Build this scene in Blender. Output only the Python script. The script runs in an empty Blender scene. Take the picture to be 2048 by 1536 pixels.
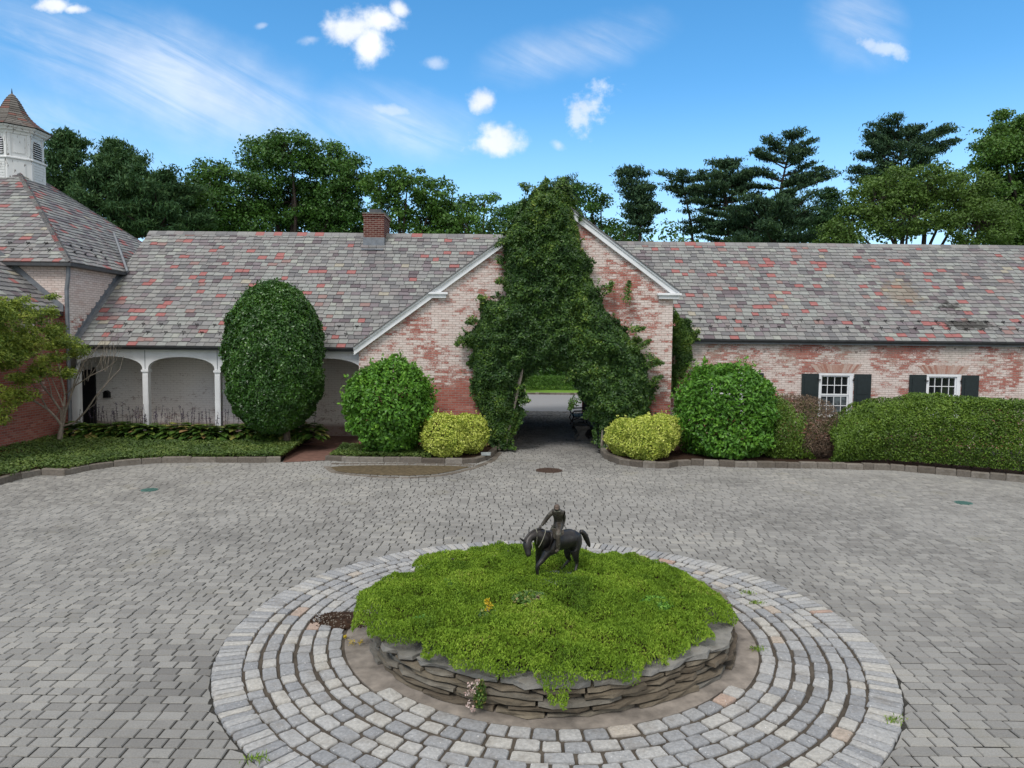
import bpy, bmesh, math, random
import numpy as np
from mathutils import Vector, Matrix

# ------------------------------------------------------------------ camera, sky, sun, exposure
scene = bpy.context.scene
COL = scene.collection
rad = math.radians
CAM_H, FPX, PITCH, ROLL = 3.3, 1421.0, rad(3.47), rad(0.6)
cd = bpy.data.cameras.new("camera")
cam = bpy.data.objects.new("camera", cd)
COL.objects.link(cam)
cam.matrix_world = Matrix.Translation((0, 0, CAM_H)) @ Matrix.Rotation(rad(90) - PITCH, 4, 'X') @ Matrix.Rotation(ROLL, 4, 'Z')
cd.sensor_fit = 'HORIZONTAL'
cd.sensor_width = 36.0
cd.lens = 36.0 * FPX / 2048.0
cd.clip_start, cd.clip_end = 0.1, 3000
scene.camera = cam
vs = scene.view_settings
vs.view_transform = 'Standard'
vs.look = 'None'
vs.gamma = 1.0
vs.use_curve_mapping = False
vs.exposure = 0.55
scene.cycles.max_bounces = 6
scene.cycles.diffuse_bounces = 3
scene.cycles.transparent_max_bounces = 8

SUN_EL, SUN_AZ = rad(52), rad(205)          # azimuth clockwise from +Y (ahead of the camera)
sd = bpy.data.lights.new("sun", 'SUN')
sd.energy = 1.5
sd.angle = rad(18)
sd.color = (1.0, 0.965, 0.93)
sun = bpy.data.objects.new("sun", sd)
COL.objects.link(sun)
sdir = Vector((math.sin(SUN_AZ) * math.cos(SUN_EL), math.cos(SUN_AZ) * math.cos(SUN_EL), math.sin(SUN_EL)))
sun.rotation_euler = sdir.to_track_quat('Z', 'Y').to_euler()
sun.location = (0, -10, 40)


class NT:
    """tiny node-graph writer"""
    def __init__(s, tree):
        s.t = tree
    def n(s, typ, props=None, **ins):
        nd = s.t.nodes.new(typ)
        for k, v in (props or {}).items():
            setattr(nd, k, v)
        for k, v in ins.items():
            k = int(k[1:]) if k[0] == '_' and k[1:].isdigit() else k.replace('_', ' ')
            s.put(nd.inputs[k], v)
        return nd
    def put(s, sock, v):
        if isinstance(v, bpy.types.NodeSocket):
            s.t.links.new(v, sock)
        elif v is not None:
            sock.default_value = v
    def m(s, op, a, b=None, c=None, clamp=False):
        nd = s.t.nodes.new('ShaderNodeMath')
        nd.operation = op
        nd.use_clamp = clamp
        for i, v in enumerate((a, b, c)):
            if v is not None:
                s.put(nd.inputs[i], v)
        return nd.outputs[0]
    def mix(s, f, a, b, mode='MIX'):
        nd = s.t.nodes.new('ShaderNodeMix')
        nd.data_type = 'RGBA'
        nd.blend_type = mode
        nd.clamp_factor = True
        s.put(nd.inputs[0], f)
        for i, v in ((6, a), (7, b)):
            s.put(nd.inputs[i], v if isinstance(v, bpy.types.NodeSocket) else (*v, 1.0)[:4])
        return nd.outputs[2]
    def ramp(s, f, stops, interp='LINEAR'):
        nd = s.t.nodes.new('ShaderNodeValToRGB')
        r = nd.color_ramp
        r.interpolation = interp
        while len(r.elements) < len(stops):
            r.elements.new(0.5)
        for e, (p, c) in zip(r.elements, stops):
            e.position = p
            e.color = (*c, 1) if len(c) == 3 else c
        s.put(nd.inputs[0], f)
        return nd.outputs[0]
    def smooth(s, v, lo, hi):
        nd = s.t.nodes.new('ShaderNodeMapRange')
        nd.interpolation_type = 'SMOOTHSTEP'
        s.put(nd.inputs[0], v)
        nd.inputs[1].default_value = lo
        nd.inputs[2].default_value = hi
        return nd.outputs[0]
    def noise(s, vec, scale, detail=4, rough=0.55, dist=0.0):
        nd = s.n('ShaderNodeTexNoise', None, Vector=vec, Scale=scale, Detail=detail, Roughness=rough, Distortion=dist)
        return nd.outputs[0]
    def xyz(s, x, y, z):
        return s.n('ShaderNodeCombineXYZ', None, X=x, Y=y, Z=z).outputs[0]


world = bpy.data.worlds.new("World")
scene.world = world
world.use_nodes = True
wt = world.node_tree
wt.nodes.clear()
W = NT(wt)
sky = W.n('ShaderNodeTexSky', dict(sky_type='NISHITA', sun_disc=False, sun_elevation=SUN_EL, sun_rotation=SUN_AZ,
                                   altitude=0, air_density=1.0, dust_density=0.35, ozone_density=2.2))
tc = W.n('ShaderNodeTexCoord').outputs['Generated']
sx = W.n('ShaderNodeSeparateXYZ', None, Vector=tc)
dx, dy, dz = sx.outputs
yy = W.m('MAXIMUM', dy, 0.05)
U = W.m('DIVIDE', dx, yy)
V = W.m('DIVIDE', dz, yy)
UV = W.xyz(U, V, 0)
n1 = W.noise(UV, 26.0, 6, 0.6)
n2 = W.noise(UV, 9.0, 4, 0.55)
ahead = W.smooth(dy, 0.15, 0.4)


def blob(px, py, a, b, k=0.9, rot=0.0, nz=None, lo=-0.05, hi=0.8):
    """a cloud in the sky ahead: direction given as slopes, edges broken by noise"""
    u0, v0, a, b = (px - 1024) / FPX, (677 - py) / FPX, a / FPX, b / FPX
    du, dv = W.m('SUBTRACT', U, u0), W.m('SUBTRACT', V, v0)
    c, s_ = math.cos(rot), math.sin(rot)
    p = W.m('DIVIDE', W.m('ADD', W.m('MULTIPLY', du, c), W.m('MULTIPLY', dv, s_)), a)
    q = W.m('DIVIDE', W.m('SUBTRACT', W.m('MULTIPLY', dv, c), W.m('MULTIPLY', du, s_)), b)
    d = W.m('SQRT', W.m('ADD', W.m('MULTIPLY', p, p), W.m('MULTIPLY', q, q)))
    f = W.m('ADD', W.m('SUBTRACT', 1.0, d), W.m('MULTIPLY', W.m('SUBTRACT', nz or n1, 0.5), k * 2))
    return W.smooth(f, lo, hi)


def mx(*a):
    r = a[0]
    for b in a[1:]:
        r = W.m('MAXIMUM', r, b)
    return r


cumulus = mx(blob(700, 72, 58, 44), blob(742, 100, 52, 52), blob(760, 60, 52, 34), blob(797, 38, 26, 20),
             blob(960, 208, 34, 28), blob(985, 288, 76, 30), blob(985, 272, 42, 30), blob(130, 36, 52, 16), blob(165, 42, 30, 12))
# streaked high cloud: noise stretched along a slanting axis
ca, sa = math.cos(-0.42), math.sin(-0.42)
P_ = W.m('ADD', W.m('MULTIPLY', U, ca), W.m('MULTIPLY', V, sa))
Q_ = W.m('SUBTRACT', W.m('MULTIPLY', V, ca), W.m('MULTIPLY', U, sa))
st = W.noise(W.xyz(W.m('MULTIPLY', P_, 2.2), W.m('MULTIPLY', Q_, 13.0), 3.7), 1.6, 7, 0.62, 0.7)
st2 = W.noise(W.xyz(W.m('MULTIPLY', P_, 1.6), W.m('MULTIPLY', Q_, 3.4), 9.1), 1.5, 3, 0.5)
wisp_zone = mx(blob(330, 170, 520, 150, 0.3, -0.30, n2, 0, 0.9), blob(60, 300, 330, 150, 0.3, 0, n2, 0, 1.1),
               W.m('MULTIPLY', blob(780, 250, 260, 90, 0.3, -0.15, n2, 0, 0.9), 0.8), W.m('MULTIPLY', blob(1130, 110, 240, 70, 0.4, 0.25, n2, 0, 0.9), 0.65),
               W.m('MULTIPLY', blob(1690, 60, 120, 100, 0.4, -0.6, n2, 0, 0.9), 0.6))
streak = W.m('MULTIPLY', W.smooth(W.m('ADD', W.m('MULTIPLY', st, 0.7), W.m('MULTIPLY', st2, 0.35)), 0.28, 0.74), wisp_zone)
wisp = mx(W.m('MULTIPLY', blob(1165, 225, 80, 36, 1.7, 0.75, n1, 0.0, 0.9), 0.8), W.m('MULTIPLY', blob(1735, 100, 66, 20, 1.3, -0.35, n1, 0.0, 0.9), 0.65),
          W.m('MULTIPLY', blob(868, 138, 34, 16, 1.0, 0, n1, 0.0, 0.9), 0.5), W.m('MULTIPLY', blob(770, 228, 80, 16, 0.8, -0.12, n1, 0.0, 0.9), 0.6),
          W.m('MULTIPLY', blob(532, 70, 20, 8, 1.0, 0.2, n1, 0.0, 0.9), 0.4), W.m('MULTIPLY', blob(625, 95, 26, 12, 1.2, 0.2, n1, 0.0, 0.9), 0.4),
          W.m('MULTIPLY', blob(1110, 292, 20, 14, 0.9, -0.6, n1, 0.0, 0.9), 0.6))
front = W.m('MULTIPLY', mx(W.m('MULTIPLY', cumulus, 0.9), W.m('MULTIPLY', streak, 0.68), W.m('MULTIPLY', wisp, 0.8)), ahead)
# overhead and behind: a mostly closed bright cloud layer (gives the soft light of the picture)
zz = W.m('ADD', W.m('MAXIMUM', dz, 0.0), 0.25)
cl = W.noise(W.xyz(W.m('DIVIDE', dx, zz), W.m('DIVIDE', dy, zz), 0.5), 1.3, 6, 0.55)
cover = W.m('MULTIPLY', W.smooth(W.m('ADD', cl, W.m('MULTIPLY', W.smooth(dz, 0.5, 0.85), 0.3)), 0.36, 0.56),
            W.m('MAXIMUM', W.smooth(dz, 0.52, 0.75), W.smooth(W.m('MULTIPLY', dy, -1.0), -0.1, 0.3)))
shade = W.ramp(n2, [(0.3, (5.9, 6.2, 6.8)), (0.62, (7.9, 8.0, 8.2))])
hs = W.n('ShaderNodeHueSaturation', None, Hue=0.494, Saturation=1.32, Value=1.46, Fac=1.0, Color=sky.outputs[0]).outputs[0]
hor = W.mix(W.m('MULTIPLY', W.smooth(dz, 0.34, -0.02), 0.80), hs, (4.6, 6.9, 9.6))
c1 = W.mix(front, hor, shade)
c2 = W.mix(cover, c1, (7.6, 7.4, 7.1))
bg = W.n('ShaderNodeBackground', None, Color=c2, Strength=0.10)
wo = W.n('ShaderNodeOutputWorld')
wt.links.new(bg.outputs[0], wo.inputs[0])

# ------------------------------------------------------------------ picture to place
def ray(px, py):
    x, y = px - 1024.0, py - 768.0
    c, s = math.cos(ROLL), math.sin(ROLL)
    x, y = c * x + s * y, -s * x + c * y
    return (x, FPX * math.cos(PITCH) - y * math.sin(PITCH), -y * math.cos(PITCH) - FPX * math.sin(PITCH))
def at(px, py, Y):
    r = ray(px, py)
    t = Y / r[1]
    return np.array((r[0] * t, Y, CAM_H + r[2] * t))
def gnd(px, py, z=0.0):
    r = ray(px, py)
    t = (z - CAM_H) / r[2]
    return np.array((r[0] * t, r[1] * t, z))

# ------------------------------------------------------------------ numeric helpers
def norm(v):
    return v / np.maximum(np.linalg.norm(v, axis=-1, keepdims=True), 1e-9)
def vnoise(P, scale, seed=0):
    p = np.asarray(P, float) * scale + seed * 17.31
    i = np.floor(p).astype(np.int64)
    f = p - i
    f = f * f * (3 - 2 * f)
    def h(a):
        n = (a[..., 0] * 73856093) ^ (a[..., 1] * 19349663) ^ (a[..., 2] * 83492791) ^ (seed * 2654435)
        n = (n ^ (n >> 13)) * 1274126177
        n = n ^ (n >> 16)
        return (n & 0xFFFF) / 65535.0
    r = 0
    for a in (0, 1):
        for b in (0, 1):
            for c in (0, 1):
                w = (f[..., 0] if a else 1 - f[..., 0]) * (f[..., 1] if b else 1 - f[..., 1]) * (f[..., 2] if c else 1 - f[..., 2])
                r = r + w * h(i + np.array((a, b, c)))
    return r
def inpoly(px, py, poly):
    r = np.zeros(len(px), bool)
    n = len(poly)
    for i in range(n):
        x1, y1 = poly[i]
        x2, y2 = poly[(i + 1) % n]
        c = ((y1 > py) != (y2 > py)) & (px < (x2 - x1) * (py - y1) / ((y2 - y1) or 1e-9) + x1)
        r ^= c
    return r

class MB:
    """collects geometry, links it as one mesh object"""
    def __init__(s):
        s.v, s.f, s.t, s.n = [], [], [], 0
    def add(s, V, F, tone=None):
        V = np.asarray(V, float).reshape(-1, 3)
        for a in (F if isinstance(F, list) else [F]):
            a = np.asarray(a, np.int64)
            if a.ndim == 1:
                a = a[None]
            s.f.append(a + s.n)
            if tone is None:
                s.t.append(np.full(len(a), 0.5))
            elif np.isscalar(tone):
                s.t.append(np.full(len(a), float(tone)))
            else:
                s.t.append(np.asarray(tone, float))
        s.v.append(V)
        s.n += len(V)
        return s
    def box(s, lo, hi, tone=None, jit=0, rng=None):
        x0, y0, z0 = lo
        x1, y1, z1 = hi
        V = np.array([(x0, y0, z0), (x1, y0, z0), (x1, y1, z0), (x0, y1, z0), (x0, y0, z1), (x1, y0, z1), (x1, y1, z1), (x0, y1, z1)], float)
        if jit:
            V += rng.uniform(-jit, jit, V.shape)
        return s.hexa(V, tone)
    def hexa(s, V, tone=None):
        F = np.array([(0, 3, 2, 1), (4, 5, 6, 7), (0, 1, 5, 4), (1, 2, 6, 5), (2, 3, 7, 6), (3, 0, 4, 7)])
        return s.add(V, F, tone)
    def prism(s, poly, a0, a1, axis='y', tone=None):
        """polygon (p,q) extruded along an axis: y -> (x,z), x -> (y,z), z -> (x,y)"""
        n = len(poly)
        def pt(p, q, a):
            return (p, a, q) if axis == 'y' else ((a, p, q) if axis == 'x' else (p, q, a))
        V = [pt(p, q, a0) for p, q in poly] + [pt(p, q, a1) for p, q in poly]
        area = sum(poly[i][0] * poly[(i + 1) % n][1] - poly[(i + 1) % n][0] * poly[i][1] for i in range(n))
        flip = (area > 0) ^ (axis == 'y') ^ (a1 < a0)
        idx = list(range(n))
        A, B = (idx[::-1], [i + n for i in idx]) if flip else (idx, [i + n for i in idx[::-1]])
        S = [((i, (i + 1) % n, (i + 1) % n + n, i + n) if flip else ((i + 1) % n, i, i + n, (i + 1) % n + n)) for i in range(n)]
        return s.add(V, [np.array([A]), np.array([B]), np.array(S)], tone)
    def tube(s, pts, rads, seg=6, tone=None, cap=True):
        pts = np.asarray(pts, float)
        n = len(pts)
        rads = np.broadcast_to(np.asarray(rads, float), (n,))
        T = norm(np.gradient(pts, axis=0))
        a = np.array((0.0, 0, 1)) if abs(T[0][2]) < 0.9 else np.array((1.0, 0, 0))
        X = norm(np.cross(T, a))
        Y = np.cross(T, X)
        ang = np.linspace(0, 2 * math.pi, seg, endpoint=False)
        V = (pts[:, None] + rads[:, None, None] * (X[:, None] * np.cos(ang)[None, :, None] + Y[:, None] * np.sin(ang)[None, :, None])).reshape(-1, 3)
        F = []
        for i in range(n - 1):
            for k in range(seg):
                F.append((i * seg + k, i * seg + (k + 1) % seg, (i + 1) * seg + (k + 1) % seg, (i + 1) * seg + k))
        L = [np.array(F)]
        if cap:
            L += [np.array([list(range(seg))[::-1]]), np.array([[(n - 1) * seg + k for k in range(seg)]])]
        return s.add(V, L, tone)
    def leaves(s, P, N, l, w, rng, spread=0.6, D=None, dj=0.3, tone=None, keep_t=0.5):
        n = len(P)
        nn = norm(N + spread * rng.normal(size=(n, 3)))
        r = rng.normal(size=(n, 3)) if D is None else D + dj * rng.normal(size=(n, 3))
        d = norm(r - nn * np.sum(r * nn, 1, keepdims=True))
        sd_ = np.cross(nn, d)
        L = (l * rng.uniform(0.65, 1.3, n))[:, None]
        Wd = (w * rng.uniform(0.7, 1.3, n))[:, None]
        V = np.stack([P - d * L * 0.5, P + sd_ * Wd * 0.5 + nn * Wd * 0.12, P + d * L * 0.5, P - sd_ * Wd * 0.5 + nn * Wd * 0.12], 1).reshape(-1, 3)
        F = np.arange(4 * n).reshape(-1, 4)
        t = rng.uniform(0, 1, n)
        if tone is not None:
            t = keep_t * t + (1 - keep_t) * tone
        return s.add(V, F, np.clip(t, 0, 1))
    def build(s, name, mat, parent=None, smooth=False):
        me = bpy.data.meshes.new(name)
        V = np.concatenate(s.v)
        me.vertices.add(len(V))
        me.vertices.foreach_set('co', V.astype(np.float32).ravel())
        loops = np.concatenate([a.ravel() for a in s.f])
        sizes = np.concatenate([np.full(len(a), a.shape[1]) for a in s.f])
        starts = np.concatenate([[0], np.cumsum(sizes)[:-1]])
        me.loops.add(len(loops))
        me.loops.foreach_set('vertex_index', loops.astype(np.int32))
        me.polygons.add(len(sizes))
        me.polygons.foreach_set('loop_start', starts.astype(np.int32))
        at_ = me.attributes.new('tone', 'FLOAT', 'FACE')
        at_.data.foreach_set('value', np.concatenate(s.t).astype(np.float32))
        me.update(calc_edges=True)
        me.polygons.foreach_set('use_smooth', np.full(len(sizes), bool(smooth)))
        me.materials.append(mat)
        o = bpy.data.objects.new(name, me)
        COL.objects.link(o)
        if parent is not None:
            o.parent = parent
        return o

def tag(o, label=None, cat=None, group=None, kind=None):
    for k, v in (('label', label), ('category', cat), ('group', group), ('kind', kind)):
        if v:
            o[k] = v
    return o
def empty(name, label, cat, group=None, loc=(0, 0, 0)):
    o = bpy.data.objects.new(name, None)
    o.empty_display_size = 0.3
    o.location = loc
    COL.objects.link(o)
    return tag(o, label, cat, group)

# ------------------------------------------------------------------ materials
MATS = {}
def new_mat(name):
    m = bpy.data.materials.new(name)
    m.use_nodes = True
    m.node_tree.nodes.clear()
    return m, NT(m.node_tree)
def finish(g, col, rough=0.7, bump=None, bstr=0.3, bdist=0.01, metal=0.0, spec=0.4, transl=0.0):
    b = g.n('ShaderNodeBsdfPrincipled')
    g.put(b.inputs['Base Color'], col if isinstance(col, bpy.types.NodeSocket) else (*col, 1))
    g.put(b.inputs['Roughness'], rough)
    b.inputs['Metallic'].default_value = metal
    b.inputs['Specular IOR Level'].default_value = spec
    if bump is not None:
        bn = g.n('ShaderNodeBump', None, Strength=bstr, Distance=bdist, Height=bump)
        g.t.links.new(bn.outputs[0], b.inputs['Normal'])
    out = g.n('ShaderNodeOutputMaterial')
    sh = b.outputs[0]
    if transl:
        tr = g.n('ShaderNodeBsdfTranslucent', None, Color=g.mix(0.6, col, (0.10, 0.16, 0.02)))
        ms = g.n('ShaderNodeMixShader', None, Fac=transl)
        g.t.links.new(sh, ms.inputs[1])
        g.t.links.new(tr.outputs[0], ms.inputs[2])
        sh = ms.outputs[0]
    g.t.links.new(sh, out.inputs[0])
def objco(g):
    return g.n('ShaderNodeNewGeometry').outputs['Position']
def tone(g):
    return g.n('ShaderNodeAttribute', dict(attribute_name='tone')).outputs['Fac']

def leaf_mat(name, stops, rough=0.5, transl=0.25, spec=0.35):
    m, g = new_mat(name)
    finish(g, g.ramp(tone(g), stops), rough, transl=transl, spec=spec)
    MATS[name] = m
    return m
def toned_mat(name, stops, interp='LINEAR', rough=0.8, nscale=25.0, namt=0.35, bstr=0.35, bdist=0.01, spec=0.3, dirt=None, speck=None, stains=None):
    m, g = new_mat(name)
    p = objco(g)
    c = g.ramp(tone(g), stops, interp)
    if name == 'paver':
        pa = g.noise(p, 0.16, 3, 0.5, 1.5)
        c = g.mix(g.m('MULTIPLY', g.smooth(pa, 0.52, 0.68), 0.45), c, (0.31, 0.305, 0.29))
        sp_ = g.noise(p, 1.9, 4, 0.75)
        c = g.mix(g.m('MULTIPLY', g.smooth(sp_, 0.64, 0.72), 0.55), c, (0.10, 0.098, 0.09))
        c = g.mix(g.m('MULTIPLY', g.smooth(g.noise(p, 0.8, 3, 0.6), 0.60, 0.72), 0.25), c, (0.21, 0.195, 0.13))
    nz = g.noise(p, nscale, 6, 0.65)
    c = g.mix(namt, c, g.mix(1.0, c, g.ramp(nz, [(0.25, (0.35, 0.35, 0.35)), (0.75, (1.55, 1.55, 1.55))]), 'MULTIPLY'))
    if speck:
        c = g.mix(g.smooth(g.noise(p, speck[0], 2, 0.5), speck[1], speck[1] + 0.08), c, speck[2])
    if dirt:
        c = g.mix(g.m('MULTIPLY', g.smooth(g.noise(p, dirt[0], 5, 0.6), 0.48, 0.75), dirt[2]), c, dirt[1])
    for (px_, py_), Yd, rr_, sc in (stains or []):
        c0 = at(px_, py_, Yd)
        q = g.n('ShaderNodeSeparateXYZ', None, Vector=p).outputs
        d2 = [g.m('DIVIDE', g.m('SUBTRACT', q[k], float(c0[k])), rr_[k]) for k in range(3)]
        dd = g.m('SQRT', g.m('ADD', g.m('ADD', g.m('MULTIPLY', d2[0], d2[0]), g.m('MULTIPLY', d2[1], d2[1])), g.m('MULTIPLY', d2[2], d2[2])))
        f = g.m('ADD', g.m('SUBTRACT', 1.25, dd), g.m('MULTIPLY', g.m('SUBTRACT', g.noise(p, 5.0, 5, 0.7), 0.5), 2.6))
        c = g.mix(g.m('MULTIPLY', g.smooth(f, 0.1, 0.6), 0.92 if sc[0] < 0.1 else 0.4), c, sc)
    finish(g, c, rough, nz, bstr, bdist, spec=spec)
    MATS[name] = m
    return m
def plain_mat(name, col, rough=0.6, nscale=8.0, namt=0.2, bstr=0.15, metal=0.0, spec=0.4, bdist=0.01):
    m, g = new_mat(name)
    nz = g.noise(objco(g), nscale, 6, 0.6)
    c = g.mix(1.0, col, g.ramp(nz, [(0.25, (1 - namt,) * 3), (0.75, (1 + namt,) * 3)]), 'MULTIPLY')
    finish(g, c, rough, nz, bstr, bdist, metal, spec)
    MATS[name] = m
    return m

def brick_mat(name, axis, wash=0.55, low_red=(1.5, 3.2), low_amt=0.8, grey=0.0, scale=1.0, seed=0.0, dark=1.0):
    """red brick with worn whitewash; axis: world axis that runs along the wall"""
    m, g = new_mat(name)
    s = g.n('ShaderNodeSeparateXYZ', None, Vector=objco(g))
    X, Y, Z = s.outputs
    h = X if axis == 'x' else Y
    v = g.xyz(h, Z, 0.0)
    bk = g.n('ShaderNodeTexBrick', dict(offset=0.5, squash=1.0), Vector=v, Color1=(0, 0, 0, 1), Color2=(1, 1, 1, 1), Mortar=(0.5, 0.5, 0.5, 1),
             Scale=1.0, Mortar_Size=0.0075, Mortar_Smooth=0.2, Bias=0.0, Brick_Width=0.212 * scale, Row_Height=0.070 * scale)
    per = g.n('ShaderNodeSeparateColor', None, Color=bk.outputs[0]).outputs[0]
    fac = bk.outputs[1]                       # 1 on mortar
    w = g.xyz(h, Z, seed)
    big = g.noise(w, 0.75, 3, 0.6)
    mid = g.noise(g.xyz(g.m('MULTIPLY', h, 1.0), g.m('MULTIPLY', Z, 2.2), seed), 3.2, 5, 0.65)
    fine = g.noise(g.xyz(h, g.m('MULTIPLY', Z, 1.4), seed), 22.0, 5, 0.7)
    red = g.ramp(per, [(0.0, (0.31, 0.085, 0.065)), (0.35, (0.38, 0.13, 0.10)), (0.7, (0.25, 0.075, 0.06)), (1.0, (0.44, 0.19, 0.15))])
    red = g.mix(0.5, red, g.mix(1.0, red, g.ramp(fine, [(0.2, (0.5, 0.5, 0.5)), (0.8, (1.5, 1.5, 1.5))]), 'MULTIPLY'))
    if dark != 1.0:
        red = g.mix(1.0, red, (dark, dark * 0.95, dark * 0.95), 'MULTIPLY')
    mort = g.ramp(fine, [(0.3, (0.20, 0.15, 0.125)), (0.7, (0.36, 0.30, 0.26))])
    white = g.ramp(mid, [(0.3, (0.58, 0.52, 0.48)), (0.7, (0.78, 0.75, 0.71))])
    white = g.mix(g.m('MULTIPLY', g.smooth(per, 0.3, 0.0), 0.35), white, (0.40, 0.26, 0.21))
    col = g.mix(fac, red, mort)
    z_f = g.smooth(Z, low_red[0], low_red[1])
    k = g.m('ADD', g.m('MULTIPLY', big, 1.7), g.m('ADD', g.m('MULTIPLY', mid, 0.9), g.m('MULTIPLY', fine, 1.1)))
    k = g.m('ADD', k, g.m('ADD', g.m('MULTIPLY', per, 0.30), g.m('MULTIPLY', g.m('SUBTRACT', z_f, 1.0), low_amt)))
    k = g.m('ADD', k, wash - 2.45)
    wm = g.smooth(k, 0.0, 0.24)
    wm = g.m('MULTIPLY', wm, g.m('SUBTRACT', 1.0, g.m('MULTIPLY', fac, 0.80)))
    col = g.mix(g.m('MULTIPLY', wm, 0.96), col, white)
    col = g.mix(g.m('MULTIPLY', g.m('MULTIPLY', g.smooth(k, -0.5, 0.25), g.m('MULTIPLY', z_f, g.m('SUBTRACT', 1.0, g.m('MULTIPLY', fac, 0.7)))), 0.26), col, (0.50, 0.31, 0.27))
    if grey:
        gm = g.m('MULTIPLY', g.smooth(g.noise(w, 1.1, 5, 0.7), 0.40, 0.68), g.smooth(Z, 2.1, 3.3))
        col = g.mix(g.m('MULTIPLY', gm, grey), col, (0.30, 0.29, 0.24))
        sp = g.m('MULTIPLY', g.smooth(g.noise(g.xyz(h, Z, 5.0), 7.0, 3, 0.5), 0.62, 0.68), g.smooth(Z, 2.75, 3.15))
        col = g.mix(g.m('MULTIPLY', sp, 0.8), col, (0.09, 0.07, 0.06))
    finish(g, col, 0.9, g.m('SUBTRACT', g.m('MULTIPLY', fine, 0.4), g.m('MULTIPLY', fac, 0.8)), 0.6, 0.012, spec=0.2)
    MATS[name] = m
    return m

brick_x = brick_mat('brick_gable', 'x', 0.66, (0.4, 2.6), 0.85)
brick_y = brick_mat('brick_side', 'y', 0.70, (1.0, 3.6), 1.1, seed=4.0)
brick_wing = brick_mat('brick_wing', 'x', 0.62, (0.2, 1.0), 0.2, grey=0.55, seed=7.0)
brick_tower = brick_mat('brick_tower', 'x', 1.15, (3.4, 4.9), 1.1, seed=2.0)
brick_tower_side = brick_mat('brick_tower_side', 'y', 1.6, (3.6, 4.6), 1.1, seed=3.0)
brick_low = brick_mat('brick_low', 'y', 0.40, (0.5, 4.0), 0.5, seed=9.0)
brick_porch = brick_mat('brick_porch', 'x', 1.15, (0.1, 1.0), 0.7, seed=12.0)
brick_chim = brick_mat('brick_chimney', 'x', -0.9, (0, 1), 0.0, seed=14.0, scale=1.0, dark=0.30)
slate_stops = [(0.0, (0.285, 0.11, 0.105)), (0.055, (0.23, 0.15, 0.14)), (0.075, (0.115, 0.095, 0.105)), (0.115, (0.165, 0.143, 0.155)), (0.18, (0.138, 0.137, 0.142)),
               (0.30, (0.178, 0.176, 0.174)), (0.42, (0.20, 0.185, 0.185)), (0.52, (0.205, 0.205, 0.205)), (0.66, (0.225, 0.225, 0.218)), (0.83, (0.235, 0.245, 0.235)), (0.965, (0.27, 0.28, 0.255)), (0.992, (0.29, 0.27, 0.22))]
slate = toned_mat('slate', slate_stops, 'CONSTANT', 0.72, 9.0, 0.30, 0.3, 0.006, 0.35,
                  stains=[((1660, 612), 25.2, (0.55, 0.35, 0.35), (0.035, 0.033, 0.030)), ((1700, 630), 24.6, (0.55, 0.3, 0.3), (0.035, 0.033, 0.030)), ((1890, 632), 24.6, (0.6, 0.5, 0.5), (0.035, 0.033, 0.030)), ((1940, 655), 23.7, (1.0, 0.3, 0.3), (0.04, 0.038, 0.034)),
                          ((1795, 600), 25.2, (0.7, 0.9, 0.9), (0.22, 0.16, 0.09))])
slate_warm = toned_mat('slate_warm', [(0, (0.17, 0.08, 0.065)), (0.16, (0.13, 0.095, 0.08)), (0.38, (0.105, 0.095, 0.085)), (0.7, (0.14, 0.13, 0.118))], 'CONSTANT', 0.75, 9.0, 0.3, 0.3, 0.006)
white_paint = plain_mat('white_paint', (0.72, 0.735, 0.75), 0.55, 3.0, 0.10, 0.08)
lead = plain_mat('lead_sheet', (0.17, 0.185, 0.205), 0.55, 5.0, 0.3, 0.2, 0.3)
gutter_m = plain_mat('gutter_metal', (0.075, 0.08, 0.085), 0.5, 5.0, 0.3, 0.1, 0.4)
dark_metal = plain_mat('dark_metal', (0.02, 0.02, 0.022), 0.5, 20.0, 0.3, 0.1, 0.5)
shutter_m = plain_mat('shutter_paint', (0.012, 0.02, 0.022), 0.5, 10.0, 0.3, 0.1)
dark_wood = plain_mat('dark_door', (0.012, 0.013, 0.016), 0.6, 10.0, 0.3, 0.1)
concrete = plain_mat('weathered_concrete', (0.21, 0.185, 0.16), 0.95, 5.0, 0.5, 0.8, spec=0.2, bdist=0.02)
soil = plain_mat('mulch', (0.045, 0.027, 0.018), 1.0, 28.0, 0.6, 1.0, spec=0.1, bdist=0.03)
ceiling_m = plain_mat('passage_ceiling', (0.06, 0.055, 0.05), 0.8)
paver_m = toned_mat('paver', [(0, (0.158, 0.154, 0.147)), (0.3, (0.215, 0.210, 0.198)), (0.7, (0.263, 0.258, 0.243)), (0.93, (0.310, 0.301, 0.277)), (1, (0.299, 0.270, 0.238))], 'LINEAR', 0.9, 70.0, 0.35, 0.5, 0.006, 0.2,
                    dirt=(0.55, (0.135, 0.132, 0.125), 0.6))
joint_m = plain_mat('joint_sand', (0.045, 0.044, 0.040), 1.0, 40.0, 0.6, 0.8, spec=0.1)
ringsand_m = plain_mat('ring_joint_sand', (0.075, 0.064, 0.052), 1.0, 6.0, 0.5, 0.8, spec=0.1)
cobble_m = toned_mat('granite_cobble', [(0, (0.235, 0.24, 0.248)), (0.35, (0.30, 0.303, 0.305)), (0.7, (0.365, 0.362, 0.352)), (0.93, (0.40, 0.385, 0.35)), (0.97, (0.38, 0.33, 0.275)), (1, (0.36, 0.24, 0.19))], 'LINEAR', 0.85,
                     34.0, 0.5, 0.9, 0.012, 0.3, dirt=(4.0, (0.17, 0.15, 0.125), 0.5), speck=(42.0, 0.66, (0.55, 0.55, 0.54)))
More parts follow.
